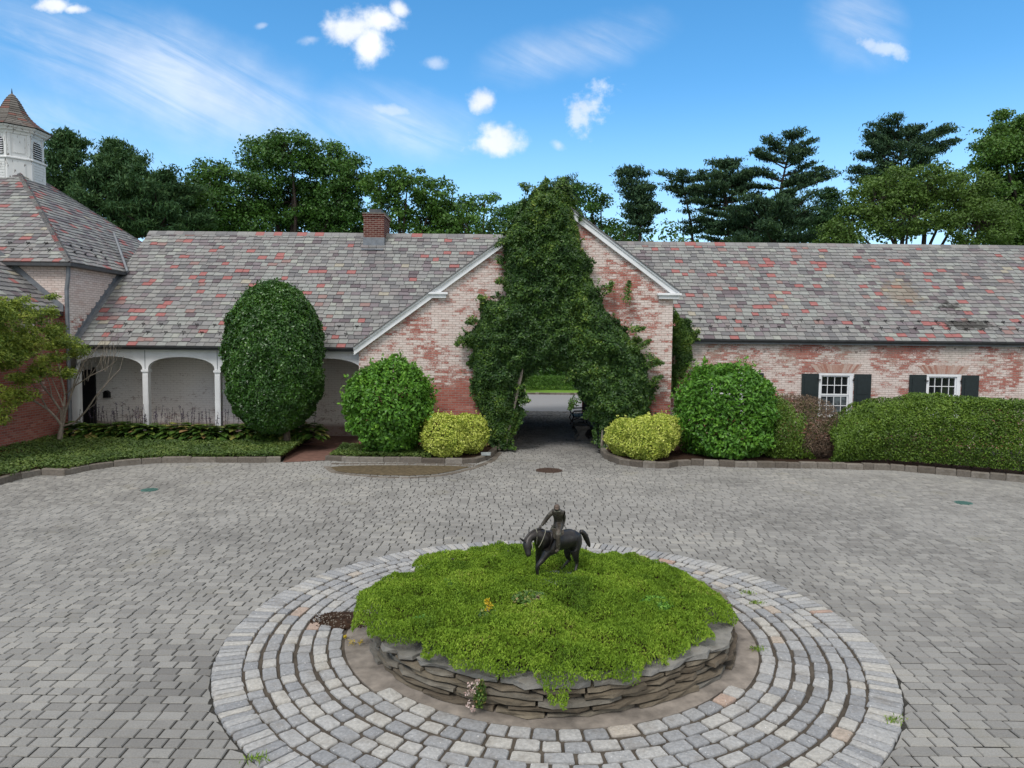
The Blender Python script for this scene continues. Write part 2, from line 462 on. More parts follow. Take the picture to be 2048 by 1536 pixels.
kerb_m = toned_mat('kerb_granite', [(0, (0.095, 0.08, 0.066)), (0.5, (0.15, 0.132, 0.112)), (1, (0.215, 0.195, 0.17))], 'LINEAR', 0.9, 18.0, 0.5, 0.8, 0.015, 0.2, dirt=(3.0, (0.10, 0.085, 0.065), 0.7))
flag_m = toned_mat('fieldstone', [(0, (0.095, 0.075, 0.055)), (0.5, (0.175, 0.148, 0.108)), (0.75, (0.17, 0.162, 0.142)), (1, (0.215, 0.21, 0.195))], 'LINEAR', 0.9, 12.0, 0.5, 0.9, 0.02, 0.25, dirt=(6.0, (0.08, 0.062, 0.045), 0.6))
bark = plain_mat('bark', (0.10, 0.08, 0.06), 0.95, 14.0, 0.5, 0.9, spec=0.15, bdist=0.03)
bark_pale = plain_mat('bark_pale', (0.23, 0.20, 0.165), 0.9, 18.0, 0.4, 0.6, spec=0.15)
bark_dark = plain_mat('bark_dark', (0.05, 0.04, 0.035), 0.95, 6.0, 0.4, 0.9, spec=0.1)
stone_m = plain_mat('carved_stone', (0.15, 0.135, 0.115), 0.9, 12.0, 0.4, 0.6, spec=0.2)
pale_rock = plain_mat('pale_rock', (0.30, 0.33, 0.33), 0.9, 16.0, 0.3, 0.8, spec=0.2)
asphalt = plain_mat('asphalt', (0.235, 0.235, 0.24), 0.9, 40.0, 0.15, 0.3)
path_m = plain_mat('brick_path', (0.16, 0.085, 0.065), 0.95, 6.0, 0.35, 0.6)
dirt_m = plain_mat('dirt', (0.105, 0.083, 0.052), 1.0, 9.0, 0.5, 0.9, spec=0.1)
grass_m = plain_mat('lawn', (0.09, 0.15, 0.03), 0.95, 5.0, 0.3, 0.6, spec=0.1, bdist=0.03)
m_, g_ = new_mat('bronze')
nz_ = g_.noise(objco(g_), 14.0, 6, 0.7)
finish(g_, g_.ramp(nz_, [(0.3, (0.012, 0.012, 0.014)), (0.55, (0.030, 0.026, 0.024)), (0.78, (0.075, 0.075, 0.065))]), 0.42, nz_, 0.25, 0.01, 0.35, 0.5)
bronze = m_
m_, g_ = new_mat('bronze_worn')
nz_ = g_.noise(objco(g_), 22.0, 6, 0.7)
finish(g_, g_.ramp(nz_, [(0.35, (0.030, 0.026, 0.020)), (0.55, (0.075, 0.062, 0.048)), (0.72, (0.19, 0.20, 0.165))]), 0.55, nz_, 0.4, 0.01, 0.3, 0.5)
bronze_worn = m_
m_, g_ = new_mat('window_glass')
finish(g_, (0.012, 0.014, 0.016), 0.04, spec=0.8)
glass_m = m_
m_, g_ = new_mat('lower_glass')
finish(g_, g_.mix(g_.smooth(g_.noise(objco(g_), 3.0, 3), 0.4, 0.6), (0.03, 0.035, 0.04), (0.13, 0.155, 0.165)), 0.06, spec=0.8)
glass_low = m_
m_, g_ = new_mat('cover_plate')
finish(g_, (0.06, 0.14, 0.12), 0.7, g_.noise(objco(g_), 60.0, 2), 0.5, 0.01)
cover_m = m_
# peeling paint of the cupola
m_, g_ = new_mat('peeling_paint')
p_ = objco(g_)
s_ = g_.n('ShaderNodeSeparateXYZ', None, Vector=p_).outputs
pn = g_.noise(g_.xyz(g_.m('MULTIPLY', s_[0], 2.2), g_.m('MULTIPLY', s_[1], 2.2), g_.m('MULTIPLY', s_[2], 0.8)), 5.0, 6, 0.7)
finish(g_, g_.mix(g_.smooth(pn, 0.585, 0.64), (0.62, 0.63, 0.63), (0.13, 0.115, 0.10)), 0.7, pn, 0.3, 0.01)
peel = m_
# painted porch wall
m_, g_ = new_mat('limewashed_brick')
s_ = g_.n('ShaderNodeSeparateXYZ', None, Vector=objco(g_)).outputs
bk = g_.n('ShaderNodeTexBrick', dict(offset=0.5), Vector=g_.xyz(s_[0], s_[2], 0.0), Color1=(0, 0, 0, 1), Color2=(1, 1, 1, 1), Mortar=(0.5, 0.5, 0.5, 1), Scale=1.0,
         Mortar_Size=0.006, Mortar_Smooth=0.4, Brick_Width=0.215, Row_Height=0.075)
f1 = g_.noise(g_.xyz(s_[0], g_.m('MULTIPLY', s_[2], 2.0), 0.0), 2.6, 6, 0.7)
f2 = g_.noise(g_.xyz(s_[0], g_.m('MULTIPLY', s_[2], 3.0), 2.0), 12.0, 5, 0.7)
kk = g_.m('ADD', g_.m('ADD', f1, f2), g_.m('MULTIPLY', g_.smooth(s_[2], 2.3, 0.2), 0.10))
c_ = g_.mix(g_.m('MULTIPLY', g_.smooth(kk, 1.10, 1.28), 0.85), (0.84, 0.82, 0.79), (0.30, 0.22, 0.19))
c_ = g_.mix(g_.m('MULTIPLY', g_.smooth(s_[2], 0.55, 0.35), 0.75), c_, (0.20, 0.10, 0.08))
c_ = g_.mix(g_.m('MULTIPLY', bk.outputs[1], 0.3), c_, (0.25, 0.22, 0.2))
finish(g_, c_, 0.9, g_.m('MULTIPLY', bk.outputs[1], -1.0), 0.4, 0.01, spec=0.2)
limewash = m_

G = lambda *a: leaf_mat(*a)
lf_sedum = leaf_mat('leaf_sedum', [(0, (0.064, 0.131, 0.016)), (0.3, (0.131, 0.230, 0.020)), (0.7, (0.224, 0.361, 0.032)), (0.92, (0.330, 0.459, 0.057)), (0.97, (0.224, 0.199, 0.062)), (1, (0.236, 0.124, 0.057))], 0.6, 0.3, 0.2)
lf_bright = leaf_mat('leaf_bright', [(0, (0.045, 0.122, 0.018)), (0.5, (0.088, 0.236, 0.026)), (0.85, (0.167, 0.374, 0.039)), (1, (0.281, 0.488, 0.078))], 0.42, 0.3)
lf_yellow = leaf_mat('leaf_variegated', [(0, (0.07, 0.13, 0.012)), (0.2, (0.18, 0.27, 0.03)), (0.5, (0.50, 0.58, 0.08)), (0.9, (0.78, 0.82, 0.24)), (1, (0.36, 0.24, 0.07))], 0.5, 0.25)
lf_holly = leaf_mat('leaf_holly', [(0, (0.018, 0.055, 0.011)), (0.5, (0.038, 0.110, 0.017)), (0.85, (0.078, 0.188, 0.024)), (1, (0.175, 0.296, 0.062))], 0.35, 0.15, 0.5)
lf_hedge = leaf_mat('leaf_hedge', [(0, (0.034, 0.067, 0.012)), (0.35, (0.076, 0.141, 0.019)), (0.75, (0.152, 0.255, 0.031)), (0.96, (0.262, 0.363, 0.060)), (1, (0.304, 0.296, 0.120))], 0.45, 0.25)
lf_dead = leaf_mat('leaf_dead', [(0, (0.06, 0.038, 0.026)), (0.6, (0.15, 0.098, 0.065)), (1, (0.30, 0.22, 0.16))], 0.9, 0.1)
lf_vine = leaf_mat('leaf_vine', [(0, (0.016, 0.045, 0.016)), (0.40, (0.039, 0.093, 0.023)), (0.75, (0.092, 0.179, 0.031)), (0.93, (0.199, 0.298, 0.046)), (1, (0.497, 0.478, 0.155))], 0.42, 0.25)
lf_ground = leaf_mat('leaf_pachysandra', [(0, (0.030, 0.062, 0.017)), (0.5, (0.075, 0.131, 0.026)), (0.9, (0.158, 0.214, 0.046)), (1, (0.210, 0.179, 0.060))], 0.5, 0.2)
lf_hosta = leaf_mat('leaf_hosta', [(0, (0.042, 0.096, 0.020)), (0.5, (0.090, 0.180, 0.031)), (0.8, (0.168, 0.240, 0.044)), (0.93, (0.312, 0.300, 0.088)), (1, (0.360, 0.216, 0.110))], 0.45, 0.25)
lf_maple = leaf_mat('leaf_maple', [(0, (0.051, 0.099, 0.023)), (0.35, (0.146, 0.223, 0.037)), (0.75, (0.345, 0.413, 0.058)), (1, (0.517, 0.495, 0.101))], 0.5, 0.35)
lf_pine = leaf_mat('needle_dark', [(0, (0.017, 0.041, 0.024)), (0.5, (0.034, 0.076, 0.037)), (1, (0.071, 0.128, 0.048))], 0.6, 0.1, 0.2)
lf_pine_l = leaf_mat('needle_mid', [(0, (0.018, 0.053, 0.021)), (0.5, (0.038, 0.093, 0.033)), (1, (0.083, 0.150, 0.048))], 0.6, 0.12, 0.2)
lf_oak = leaf_mat('leaf_oak', [(0, (0.022, 0.063, 0.014)), (0.5, (0.047, 0.125, 0.022)), (1, (0.094, 0.217, 0.032))], 0.45, 0.25)
lf_ash = leaf_mat('leaf_ash', [(0, (0.034, 0.085, 0.016)), (0.5, (0.068, 0.163, 0.027)), (1, (0.121, 0.248, 0.038))], 0.45, 0.28)
lf_olive = leaf_mat('leaf_olive', [(0, (0.045, 0.092, 0.017)), (0.5, (0.085, 0.158, 0.028)), (1, (0.130, 0.224, 0.041))], 0.5, 0.3)
lf_fresh = leaf_mat('leaf_fresh', [(0, (0.039, 0.096, 0.018)), (0.5, (0.078, 0.171, 0.029)), (1, (0.150, 0.273, 0.046))], 0.45, 0.3)
lf_far = leaf_mat('leaf_far_hedge', [(0, (0.03, 0.08, 0.012)), (0.5, (0.06, 0.15, 0.016)), (1, (0.10, 0.22, 0.022))], 0.5, 0.25)
petal_y = leaf_mat('petal_yellow', [(0, (0.55, 0.38, 0.02)), (1, (0.75, 0.58, 0.04))], 0.5, 0.2)
petal_p = leaf_mat('petal_pink', [(0, (0.55, 0.36, 0.33)), (1, (0.72, 0.62, 0.58))], 0.5, 0.2)
petal_v = leaf_mat('petal_violet', [(0, (0.055, 0.045, 0.085)), (1, (0.14, 0.11, 0.16))], 0.6, 0.1)

# ------------------------------------------------------------------ ground, road, paving
RC = np.array((0.45, 7.97))
R_OUT, R_IN = 3.57, 2.30
R0 = np.random.default_rng(11)

b = MB()
b.add([(-700, -60, -0.06), (700, -60, -0.06), (700, 900, -0.06), (-700, 900, -0.06)], (0, 1, 2, 3))
tag(b.build('lawn', grass_m), 'green lawn around the buildings', kind='structure')
b = MB()
b.add([(-26, -3, -0.012), (26, -3, -0.012), (26, 22.5, -0.012), (-26, 22.5, -0.012)], (0, 1, 2, 3))
tag(b.build('courtyard_bed', joint_m), 'dark sand between the courtyard pavers', kind='structure')

KL = [(-200, 1010), (0, 970), (32, 960), (75, 950), (129, 952), (140, 949), (187, 939), (250, 931), (325, 926), (400, 925), (512, 926), (561, 925)]
KM = [(650, 921), (700, 924), (800, 925), (880, 927), (935, 928), (962, 925), (983, 916), (994, 905), (998, 893)]
KR = [(1199, 892), (1200, 906), (1208, 917), (1240, 930), (1300, 937), (1337, 937), (1365, 931), (1390, 931), (1475, 935), (1612, 937), (1700, 939), (1786, 941), (1886, 950), (1960, 957), (2048, 965), (2300, 1000)]
kl, km, kr = [np.array([gnd(x, y)[:2] for x, y in K]) for K in (KL, KM, KR)]

def paver_sheet():
    rng = np.random.default_rng(5)
    V, F, T = [], [], []
    n = 0
    y = 2.2
    rows = []
    while y < 22.4:
        rows.append(y)
        y += 0.139
    # keep out: kerbed beds
    lp = [tuple(p) for p in kl] + [(kl[-1][0], 26), (-40, 26), (-40, 10)]
    mp = [tuple(p) for p in km] + [(km[-1][0], 26), (km[0][0], 26)]
    rp = [tuple(p) for p in kr] + [(40, 12), (40, 26), (kr[0][0], 26)]
    A = []
    for y in rows:
        xm = 0.80 * y + 3.0
        x = -xm + rng.uniform(0, 0.2)
        while x < xm:
            w = rng.choice((0.135, 0.18, 0.20, 0.225), p=(0.2, 0.3, 0.25, 0.25)) * rng.uniform(0.96, 1.04)
            A.append((x, y, w))
            x += w
    A = np.array(A)
    cx, cy = A[:, 0] + A[:, 2] / 2, A[:, 1] + 0.07
    ok = np.hypot(cx - RC[0], cy - RC[1]) > R_OUT - 0.05
    for P in (lp, mp, rp):
        for ddx in (0,):
            ok &= ~inpoly(cx, cy - 0.10, P)
    A = A[ok]
    m = len(A)
    g = 0.0062
    z = rng.uniform(-0.0035, 0.0035, m)
    j = lambda: rng.uniform(-0.0015, 0.0015, m)
    x0, x1, y0, y1 = A[:, 0] + g + j(), A[:, 0] + A[:, 2] - g + j(), A[:, 1] + g + j(), A[:, 1] + 0.139 - g + j()
    be = 0.007
    def ring(dx, zz):
        tl = rng.uniform(-0.0015, 0.0015, (m, 4))
        return np.stack([np.stack([x0 + dx, y0 + dx, z + zz + tl[:, 0]], 1), np.stack([x1 - dx, y0 + dx, z + zz + tl[:, 1]], 1),
                         np.stack([x1 - dx, y1 - dx, z + zz + tl[:, 2]], 1), np.stack([x0 + dx, y1 - dx, z + zz + tl[:, 3]], 1)], 1)
    VV = np.concatenate([ring(0.0, -0.010), ring(be, 0.0)], 1)
    # pavers cut round the cobbled circle
    d = VV[..., :2] - RC
    r = np.hypot(d[..., 0], d[..., 1])
    k = np.where(r < R_OUT + 0.012, (R_OUT + 0.012) / r, 1.0)
    VV[..., :2] = RC + d * k[..., None]
    base = np.array([(4, 5, 6, 7), (0, 1, 5, 4), (1, 2, 6, 5), (2, 3, 7, 6), (3, 0, 4, 7)])
    F = (np.arange(m)[:, None, None] * 8 + base[None]).reshape(-1, 4)
    lowf = vnoise(np.stack([A[:, 0], A[:, 1], A[:, 0] * 0], 1), 0.6, 3)
    T = np.clip(0.62 * rng.uniform(0, 1, m) + 0.38 * lowf, 0, 1)
    b = MB()
    b.add(VV.reshape(-1, 3), F, np.repeat(T, 5))
    return b
tag(paver_sheet().build('courtyard_paving', paver_m), 'grey concrete paver courtyard', kind='structure')

# cobbled ring
def stone_top(b, P, z, rng, h=0.03, tn=0.5, be=0.02, dome=0.006):
    """rounded sett from 4 corner points (ccw): cut corners, bevel, slightly domed top"""
    P = np.asarray(P, float)
    c = P.mean(0)
    Q = []
    for i in range(4):
        a, p, d = P[i - 1], P[i], P[(i + 1) % 4]
        k1, k2 = rng.uniform(0.05, 0.20, 2)
        Q += [p + (a - p) * k1 * 0.8, p + (c - p) * 0.085, p + (d - p) * k2 * 0.8]
    Q = np.array(Q) + rng.uniform(-0.004, 0.004, (12, 2))
    n = 12
    lo = np.column_stack([Q, np.full(n, z - 0.03)])
    mid = np.column_stack([c + (Q - c) * 0.985, np.full(n, z + h * 0.5)])
    s = 1 - be / max(0.06, np.linalg.norm(Q - c, axis=1).mean())
    up = np.column_stack([c + (Q - c) * s, np.full(n, z + h) + rng.uniform(-0.0025, 0.0025, n)])
    top = np.array([[c[0], c[1], z + h + dome]])
    V = np.concatenate([lo, mid, up, top])
    S = [(i, (i + 1) % n, (i + 1) % n + n, i + n) for i in range(n)] + [(i + n, (i + 1) % n + n, (i + 1) % n + 2 * n, i + 2 * n) for i in range(n)]
    Tt = [(i + 2 * n, (i + 1) % n + 2 * n, 3 * n) for i in range(n)]
    b.add(V, [np.array(S), np.array(Tt)], tn)
def polar(r, a, c=RC):
    return np.array((c[0] + r * math.cos(a), c[1] + r * math.sin(a)))
rng = np.random.default_rng(21)
b = MB()
r_s = R_OUT - 0.285
def course(r0, r1, wmin, wmax, a0=0.0, a1=2 * math.pi, gap=0.010, wob=0.0):
    if a1 - a0 > 6:
        ph = rng.uniform(0, 6.28)
        a0, a1 = a0 + ph, a1 + ph
    a = a0
    rm = (r0 + r1) / 2
    while a < a1 - 0.004:
        w = rng.uniform(wmin, wmax) / rm
        if a1 - a - w < wmin / rm:
            w = a1 - a if a1 - a < wmax * 1.15 / rm else (a1 - a) / 2
        g = gap / r1
        tn = rng.uniform(0, 1)
        tn = tn * 0.92 if rng.random() > 0.035 else rng.uniform(0.93, 1.0)
        o = rng.uniform(-0.008, 0.008) + wob * math.sin(a * 3.1 + r0 * 5)
        e = rng.uniform(-0.006, 0.006, 4)
        P = [polar(r0 + o + e[0], a + g), polar(r1 + o + e[1], a + g), polar(r1 + o + e[2], a + w - g), polar(r0 + o + e[3], a + w - g)]
        stone_top(b, P, rng.uniform(-0.004, 0.004), rng, h=0.02, tn=tn, be=0.008)
        a += w
course(r_s, R_OUT, 0.085, 0.125, gap=0.006)
rr = np.linspace(R_IN, r_s - 0.012, 7)
for i in range(6):
    course(rr[i] + 0.013, rr[i + 1] - 0.013, 0.16, 0.285, gap=0.012, wob=0.010)
course(R_IN - 0.165, R_IN - 0.015, 0.18, 0.28, rad(222), rad(322), gap=0.011, wob=0.004)
tag(b.build('cobblestone_ring', cobble_m), 'ring of pale granite setts around the raised bed', kind='structure')
b = MB()
th = np.linspace(0, 2 * math.pi, 97)[:-1]
b.add([(RC[0] + (R_OUT - 0.01) * math.cos(t), RC[1] + (R_OUT - 0.01) * math.sin(t), 0.001) for t in th], np.arange(96))
tag(b.build('ring_bed', ringsand_m), 'sand bed of the granite ring', kind='structure')
b = MB()
pts = []
for t in th:
    r = R_IN - 0.02 - (0.155 if rad(222) < t < rad(322) else 0)
    pts.append((RC[0] + r * math.cos(t), RC[1] + r * math.sin(t)))
b.prism(pts, 0.0, 0.016, 'z')
tag(b.build('concrete_apron', concrete), 'worn concrete strip at the foot of the stone bed wall', kind='structure')

# kerbs and raised beds
def offset_line(P, d):
    T = np.gradient(P, axis=0)
    T = T / np.linalg.norm(T, axis=1, keepdims=True)
    return P + np.stack([-T[:, 1], T[:, 0]], 1) * d
def resample(P, step, rng):
    L = np.concatenate([[0], np.cumsum(np.linalg.norm(np.diff(P, axis=0), axis=1))])
    s, out = 0.0, [0.0]
    while s < L[-1]:
        s += step * rng.uniform(0.75, 1.3)
        out.append(min(s, L[-1]))
    return np.stack([np.interp(out, L, P[:, 0]), np.interp(out, L, P[:, 1])], 1)
def kerb(name, P, step, w, h, label, seed):
    rng = np.random.default_rng(seed)
    b = MB()
    Q = resample(P, step, rng)
    for i in range(len(Q) - 1):
        a, c = Q[i], Q[i + 1]
        d = c - a
        L = np.linalg.norm(d)
        if L < 0.04:
            continue
        d = d / L
        n = np.array((-d[1], d[0]))
        g = min(0.005, L * 0.1)
        j = rng.uniform(-0.008, 0.008, 4)
        zt = h + rng.uniform(-0.012, 0.012)
        V = []
        bv = 0.018
        for zz, ins in ((-0.05, 0), (zt - bv, 0), (zt, bv)):
            V += [(*(a + d * (g + ins) + n * (0 + ins + j[0])), zz), (*(c - d * (g + ins) + n * (ins + j[1])), zz),
                  (*(c - d * (g + ins) + n * (w - ins)), zz), (*(a + d * (g + ins) + n * (w - ins)), zz)]
        F = [(0, 1, 5, 4), (1, 2, 6, 5), (2, 3, 7, 6), (3, 0, 4, 7), (4, 5, 9, 8), (5, 6, 10, 9), (6, 7, 11, 10), (7, 4, 8, 11), (8, 9, 10, 11)]
        b.add(V, np.array(F), rng.uniform(0, 1))
    return tag(b.build(name, kerb_m), label, kind='structure')
kerb('kerb', kl, 0.62, 0.14, 0.15, 'curved granite kerb of the left planting bed', 1)
kerb('kerb', km, 0.55, 0.16, 0.14, 'short granite kerb left of the archway', 2)
kerb('kerb', kr, 0.36, 0.17, 0.16, 'granite block kerb below the hedge', 3)
# bed soil
bl, bm_, br = offset_line(kl, 0.10), offset_line(km, 0.12), offset_line(kr, 0.13)
def sheet(name, line, back, z0, z1, mat, label):
    b = MB()
    n = len(line)
    V = [(*p, z0) for p in line] + [(p[0] if bx is None else bx, by, z1) for p, (bx, by) in zip(line, back)]
    F = [(i, i + 1, i + 1 + n, i + n) for i in range(n - 1)]
    b.add(V, np.array(F))
    return tag(b.build(name, mat), label, kind='structure')
sheet('planting_bed', bl, [(None, 22.6)] * len(bl), 0.10, 0.27, soil, 'soil of the left planting bed')
sheet('planting_bed', bm_, [(min(p[0], -0.50), 21.34) for p in bm_], 0.09, 0.14, soil, 'mulch bed left of the archway')
sheet('planting_bed', br, [(max(p[0], 2.72), 23.4 if p[0] > 4.6 else 21.34) for p in br], 0.10, 0.18, soil, 'mulch bed under the hedge and shrubs')
b = MB()
b.add([(*gnd(566, 925)[:2], 0.006), (*gnd(652, 921)[:2], 0.006), (-5.0, 23.6, 0.006), (-7.3, 23.6, 0.006)], (0, 1, 2, 3))
tag(b.build('brick_path', path_m), 'reddish brick path into the porch', kind='structure')
b = MB()
b.box((-16.5, 22.0, -0.02), (-4.62, 24.0, 0.06))
tag(b.build('porch_floor', path_m), 'brick floor of the arcade', kind='structure')

# dirt crescent with stone border
cres = [(654, 935), (668, 942), (700, 947), (760, 951), (820, 952), (870, 949), (905, 943), (942, 934), (900, 932), (820, 931), (740, 931), (690, 932)]
cg = np.array([gnd(x, y)[:2] for x, y in cres])
b = MB()
b.add([(*p, 0.009) for p in cg][::-1], np.arange(len(cg)))
tag(b.build('dirt_patch', dirt_m), 'crescent of bare brown earth beside the kerb', kind='structure')
b = MB()
border = np.array([gnd(x, y)[:2] for x, y in [(646, 933), (660, 945), (698, 951), (760, 956), (820, 957), (872, 954), (910, 948), (950, 938), (990, 922), (1005, 905)]])
rq = np.random.default_rng(4)
Q = resample(border, 0.24, rq)
for i in range(len(Q) - 1):
    a, c = Q[i], Q[i + 1]
    d = norm(c - a)
    n_ = np.array((d[1], -d[0])) * -1
    stone_top(b, [a + d * 0.01, c - d * 0.01, c - d * 0.01 + n_ * 0.17, a + d * 0.01 + n_ * 0.17], -0.010, rq, 0.020, rq.uniform(0.2, 0.8), 0.01)
Q = resample(np.array([gnd(x, y)[:2] for x, y in [(660, 929), (740, 929), (820, 929), (890, 930), (948, 932)]]), 0.24, rq)
for i in range(len(Q) - 1):
    a, c = Q[i], Q[i + 1]
    d = norm(c - a)
    n_ = np.array((-d[1], d[0]))
    stone_top(b, [a + d * 0.01, c - d * 0.01, c - d * 0.01 + n_ * 0.20, a + d * 0.01 + n_ * 0.20], -0.010, rq, 0.020, rq.uniform(0.2, 0.8), 0.01)
tag(b.build('stone_border', kerb_m), 'flat stone border of the bare crescent', kind='structure')

# manhole and valve covers
def disc_cover(name, px, py, r, mat, label, cat, grid=True):
    c = gnd(px, py)
    e = empty(name, label, cat, loc=(c[0], c[1], 0))
    b = MB()
    b.tube([(0, 0, -0.01), (0, 0, 0.009)], r, 28)
    b.build('rim', mat, e)
    if grid:
        b = MB()
        n = 9
        for i in range(-n // 2 + 1, n // 2 + 1):
            for j in range(-n // 2 + 1, n // 2 + 1):
                x, y = i * r * 0.21, j * r * 0.21
                if math.hypot(x, y) < r * 0.85:
                    b.box((x - r * 0.075, y - r * 0.075, 0.009), (x + r * 0.075, y + r * 0.075, 0.017))
        b.build('lid', mat, e)
    return e
rust = plain_mat('rusted_iron', (0.055, 0.032, 0.022), 0.85, 30.0, 0.5, 0.5)
disc_cover('manhole_cover', 1098, 941, 0.34, rust, 'dark rusty round drain cover in the paving before the archway', 'drain cover')
disc_cover('valve_cover', 299, 980, 0.17, cover_m, 'small green round cover in the left paving', 'cover')
disc_cover('valve_cover', 1927, 1006, 0.17, cover_m, 'small green round cover in the paving near the hedge', 'cover')

# passage floor, road, far side
def cobble_floor(x0, x1, y0, y1, seed):
    rng = np.random.default_rng(seed)
    b = MB()
    y = y0
    while y < y1:
        x = x0 - rng.uniform(0, 0.1)
        h = 0.125
        while x < x1:
            w = rng.uniform(0.12, 0.22)
            z = rng.uniform(0.0, 0.012)
            xa, xb = x + 0.008, x + w - 0.008
            V = [(xa, y + 0.008, z - 0.03), (xb, y + 0.008, z - 0.03), (xb, y + h - 0.008, z - 0.03), (xa, y + h - 0.008, z - 0.03),
                 (xa + 0.012, y + 0.02, z), (xb - 0.012, y + 0.02, z), (xb - 0.012, y + h - 0.02, z), (xa + 0.012, y + h - 0.02, z)]
            b.add(V, np.array([(4, 5, 6, 7), (0, 1, 5, 4), (1, 2, 6, 5), (2, 3, 7, 6), (3, 0, 4, 7)]), rng.uniform(0, 1) * 0.7)
            x += w
        y += h
    return b
tag(cobble_floor(-1.05, 3.45, 22.35, 31.3, 8).build('passage_floor', paver_m), 'cobbled floor of the covered passage', kind='structure')
b = MB()
b.box((-1.1, 22.5, -0.05), (3.5, 31.4, -0.022))
b.box((-40, 31.4, -0.05), (40, 33.6, -0.022))
tag(b.build('passage_bed', joint_m), 'sand bed of the passage', kind='structure')
tag(cobble_floor(-6.0, 9.0, 31.5, 33.4, 9).build('rear_paving', paver_m), 'paver strip behind the archway', kind='structure')
b = MB()
b.box((-80, 33.42, -0.04), (80, 44.0, -0.005))
tag(b.build('road', asphalt), 'pale asphalt drive behind the building', kind='structure')
kerb('kerb', np.array([(-14.0, 44.0), (0.0, 44.0), (16.0, 44.0)]), 0.30, 0.2, 0.11, 'block kerb beyond the rear drive', 6)
b = MB()
b.add([(-80, 44.1, 0.07), (80, 44.1, 0.07), (80, 58, 0.12), (-80, 58, 0.12)], (0, 1, 2, 3))
tag(b.build('grass_verge', plain_mat('verge_grass', (0.13, 0.24, 0.035), 0.95, 6.0, 0.25, 0.6, spec=0.1)), 'bright grass verge beyond the drive', kind='structure')

# ------------------------------------------------------------------ the building
BLD = empty('brick_stable', 'long whitewashed brick stable with slate roofs, arcade, gable archway and cupola', 'building', loc=(0, 21.3, 0))
BLD.location = (0, 0, 0)

def slates(O, Uv, Vv, rng, vlen, urange, e=0.205, wmin=0.20, wmax=0.36, th=0.018, ridge=None, col=None):
    """real overlapping slates laid on a roof plane"""
    O, Uv, Vv = map(lambda a: np.asarray(a, float), (O, Uv, Vv))
    Nn = np.cross(Uv, Vv)
    Nn /= np.linalg.norm(Nn)
    if Nn[2] < 0:
        Nn = -Nn
    b = MB()
    nrow = int(vlen / e)
    VV, TT = [], []
    for i in range(nrow + 1):
        v0 = i * e
        v1 = min(v0 + e * 1.35, vlen)
        if v1 - v0 < 0.05:
            continue
        ua, ub = urange(v0)
        if ub - ua < 0.02:
            continue
        u = ua - rng.uniform(0, wmax)
        while u < ub:
            w = rng.uniform(wmin, wmax)
            a, c = max(u, ua), min(u + w, ub)
            if c - a > 0.03:
                dv = rng.uniform(-0.034, 0.014) if i else 0.0
                h0 = th * 2.2 + rng.uniform(0, 0.006)
                h1 = th * 0.4
                ua1, ub1 = urange(v1)
                a1, c1 = max(a + 0.0, ua1), min(c, ub1)
                if c1 < a1:
                    a1 = c1 = (a1 + c1) / 2
                g = 0.0065
                cs = [(a + g, v0 + dv, 0), (c - g, v0 + dv, 0), (c1 - g, v1, 0), (a1 + g, v1, 0),
                      (a + g, v0 + dv + rng.uniform(-.004, .004), h0), (c - g, v0 + dv + rng.uniform(-.004, .004), h0 + rng.uniform(-.003, .003)), (c1 - g, v1, h1), (a1 + g, v1, h1)]
                VV.append([O + Uv * p + Vv * q + Nn * h for p, q, h in cs])
                TT.append(rng.uniform(0, 1))
            u += w
    VV = np.array(VV)
    m = len(VV)
    base = np.array([(4, 5, 6, 7), (0, 1, 5, 4), (1, 2, 6, 5), (3, 0, 4, 7)])
    F = (np.arange(m)[:, None, None] * 8 + base[None]).reshape(-1, 4)
    b.add(VV.reshape(-1, 3), F, np.repeat(np.array(TT), 4))
    return b

SL = 0.85
cs_ = 1 / math.hypot(1, SL)
def wing_roof(xa, xb, y_e, z_e, d, seed, name_label, back_y=None, urange=None):
    Vv = np.array((0, cs_, SL * cs_))
    vlen = d / cs_
    ur = urange or (lambda v: (0, xb - xa))
    o = slates((xa, y_e, z_e), (1, 0, 0), Vv, np.random.default_rng(seed), vlen, ur).build('roof', slate, BLD)
    o['label'] = name_label
    b = MB()
    zr = z_e + SL * d
    t = 0.10
    b.prism([(y_e + 0.01, z_e - 0.006), (y_e + d, zr - 0.006), (y_e + 2 * d, z_e - 0.006), (y_e + 2 * d, z_e - t), (y_e + d, zr - t - .05), (y_e + 0.01, z_e - t)], xa, xb, 'x')
    b.build('roof_deck', gutter_m, o)
    # ridge course
    rg = np.random.default_rng(seed + 50)
    b = MB()
    x = xa
    while x < xb:
        w = min(rg.uniform(0.25, 0.42), xb - x)
        hh = rg.uniform(0.0, 0.006)
        for s in (-1, 1):
            V = []
            for q, hz in ((0.0, 0.0), (0.0, 0.018)):
                pass
            ya, za = y_e + d + s * 0.16, zr - SL * 0.16 + 0.035
            yb, zb = y_e + d, zr + 0.04
            V = [(x + .003, ya, za), (x + w - .003, ya, za), (x + w - .003, yb, zb), (x + .003, yb, zb),
                 (x + .003, ya, za + 0.02 + hh), (x + w - .003, ya, za + 0.02 + hh), (x + w - .003, yb, zb + 0.02 + hh), (x + .003, yb, zb + 0.02 + hh)]
            b.hexa(np.array(V), 0.02 if rg.random() < 0.12 else rg.uniform(0.2, 0.8))
        x += w
    b.build('ridge', slate, o)
    return o

YL, ZL, DL = 21.7, 3.02, 4.88
XT = -13.46                                   # east face of the corner pavilion
wing_roof(XT - 0.02, 1.25, YL, ZL, DL, 31, 'slate roof over the arcade')
YR, ZR, DR = 23.0, 3.41, 4.3
wing_roof(1.30, 21.0, YR, ZR, DR, 32, 'slate roof of the wing with windows')

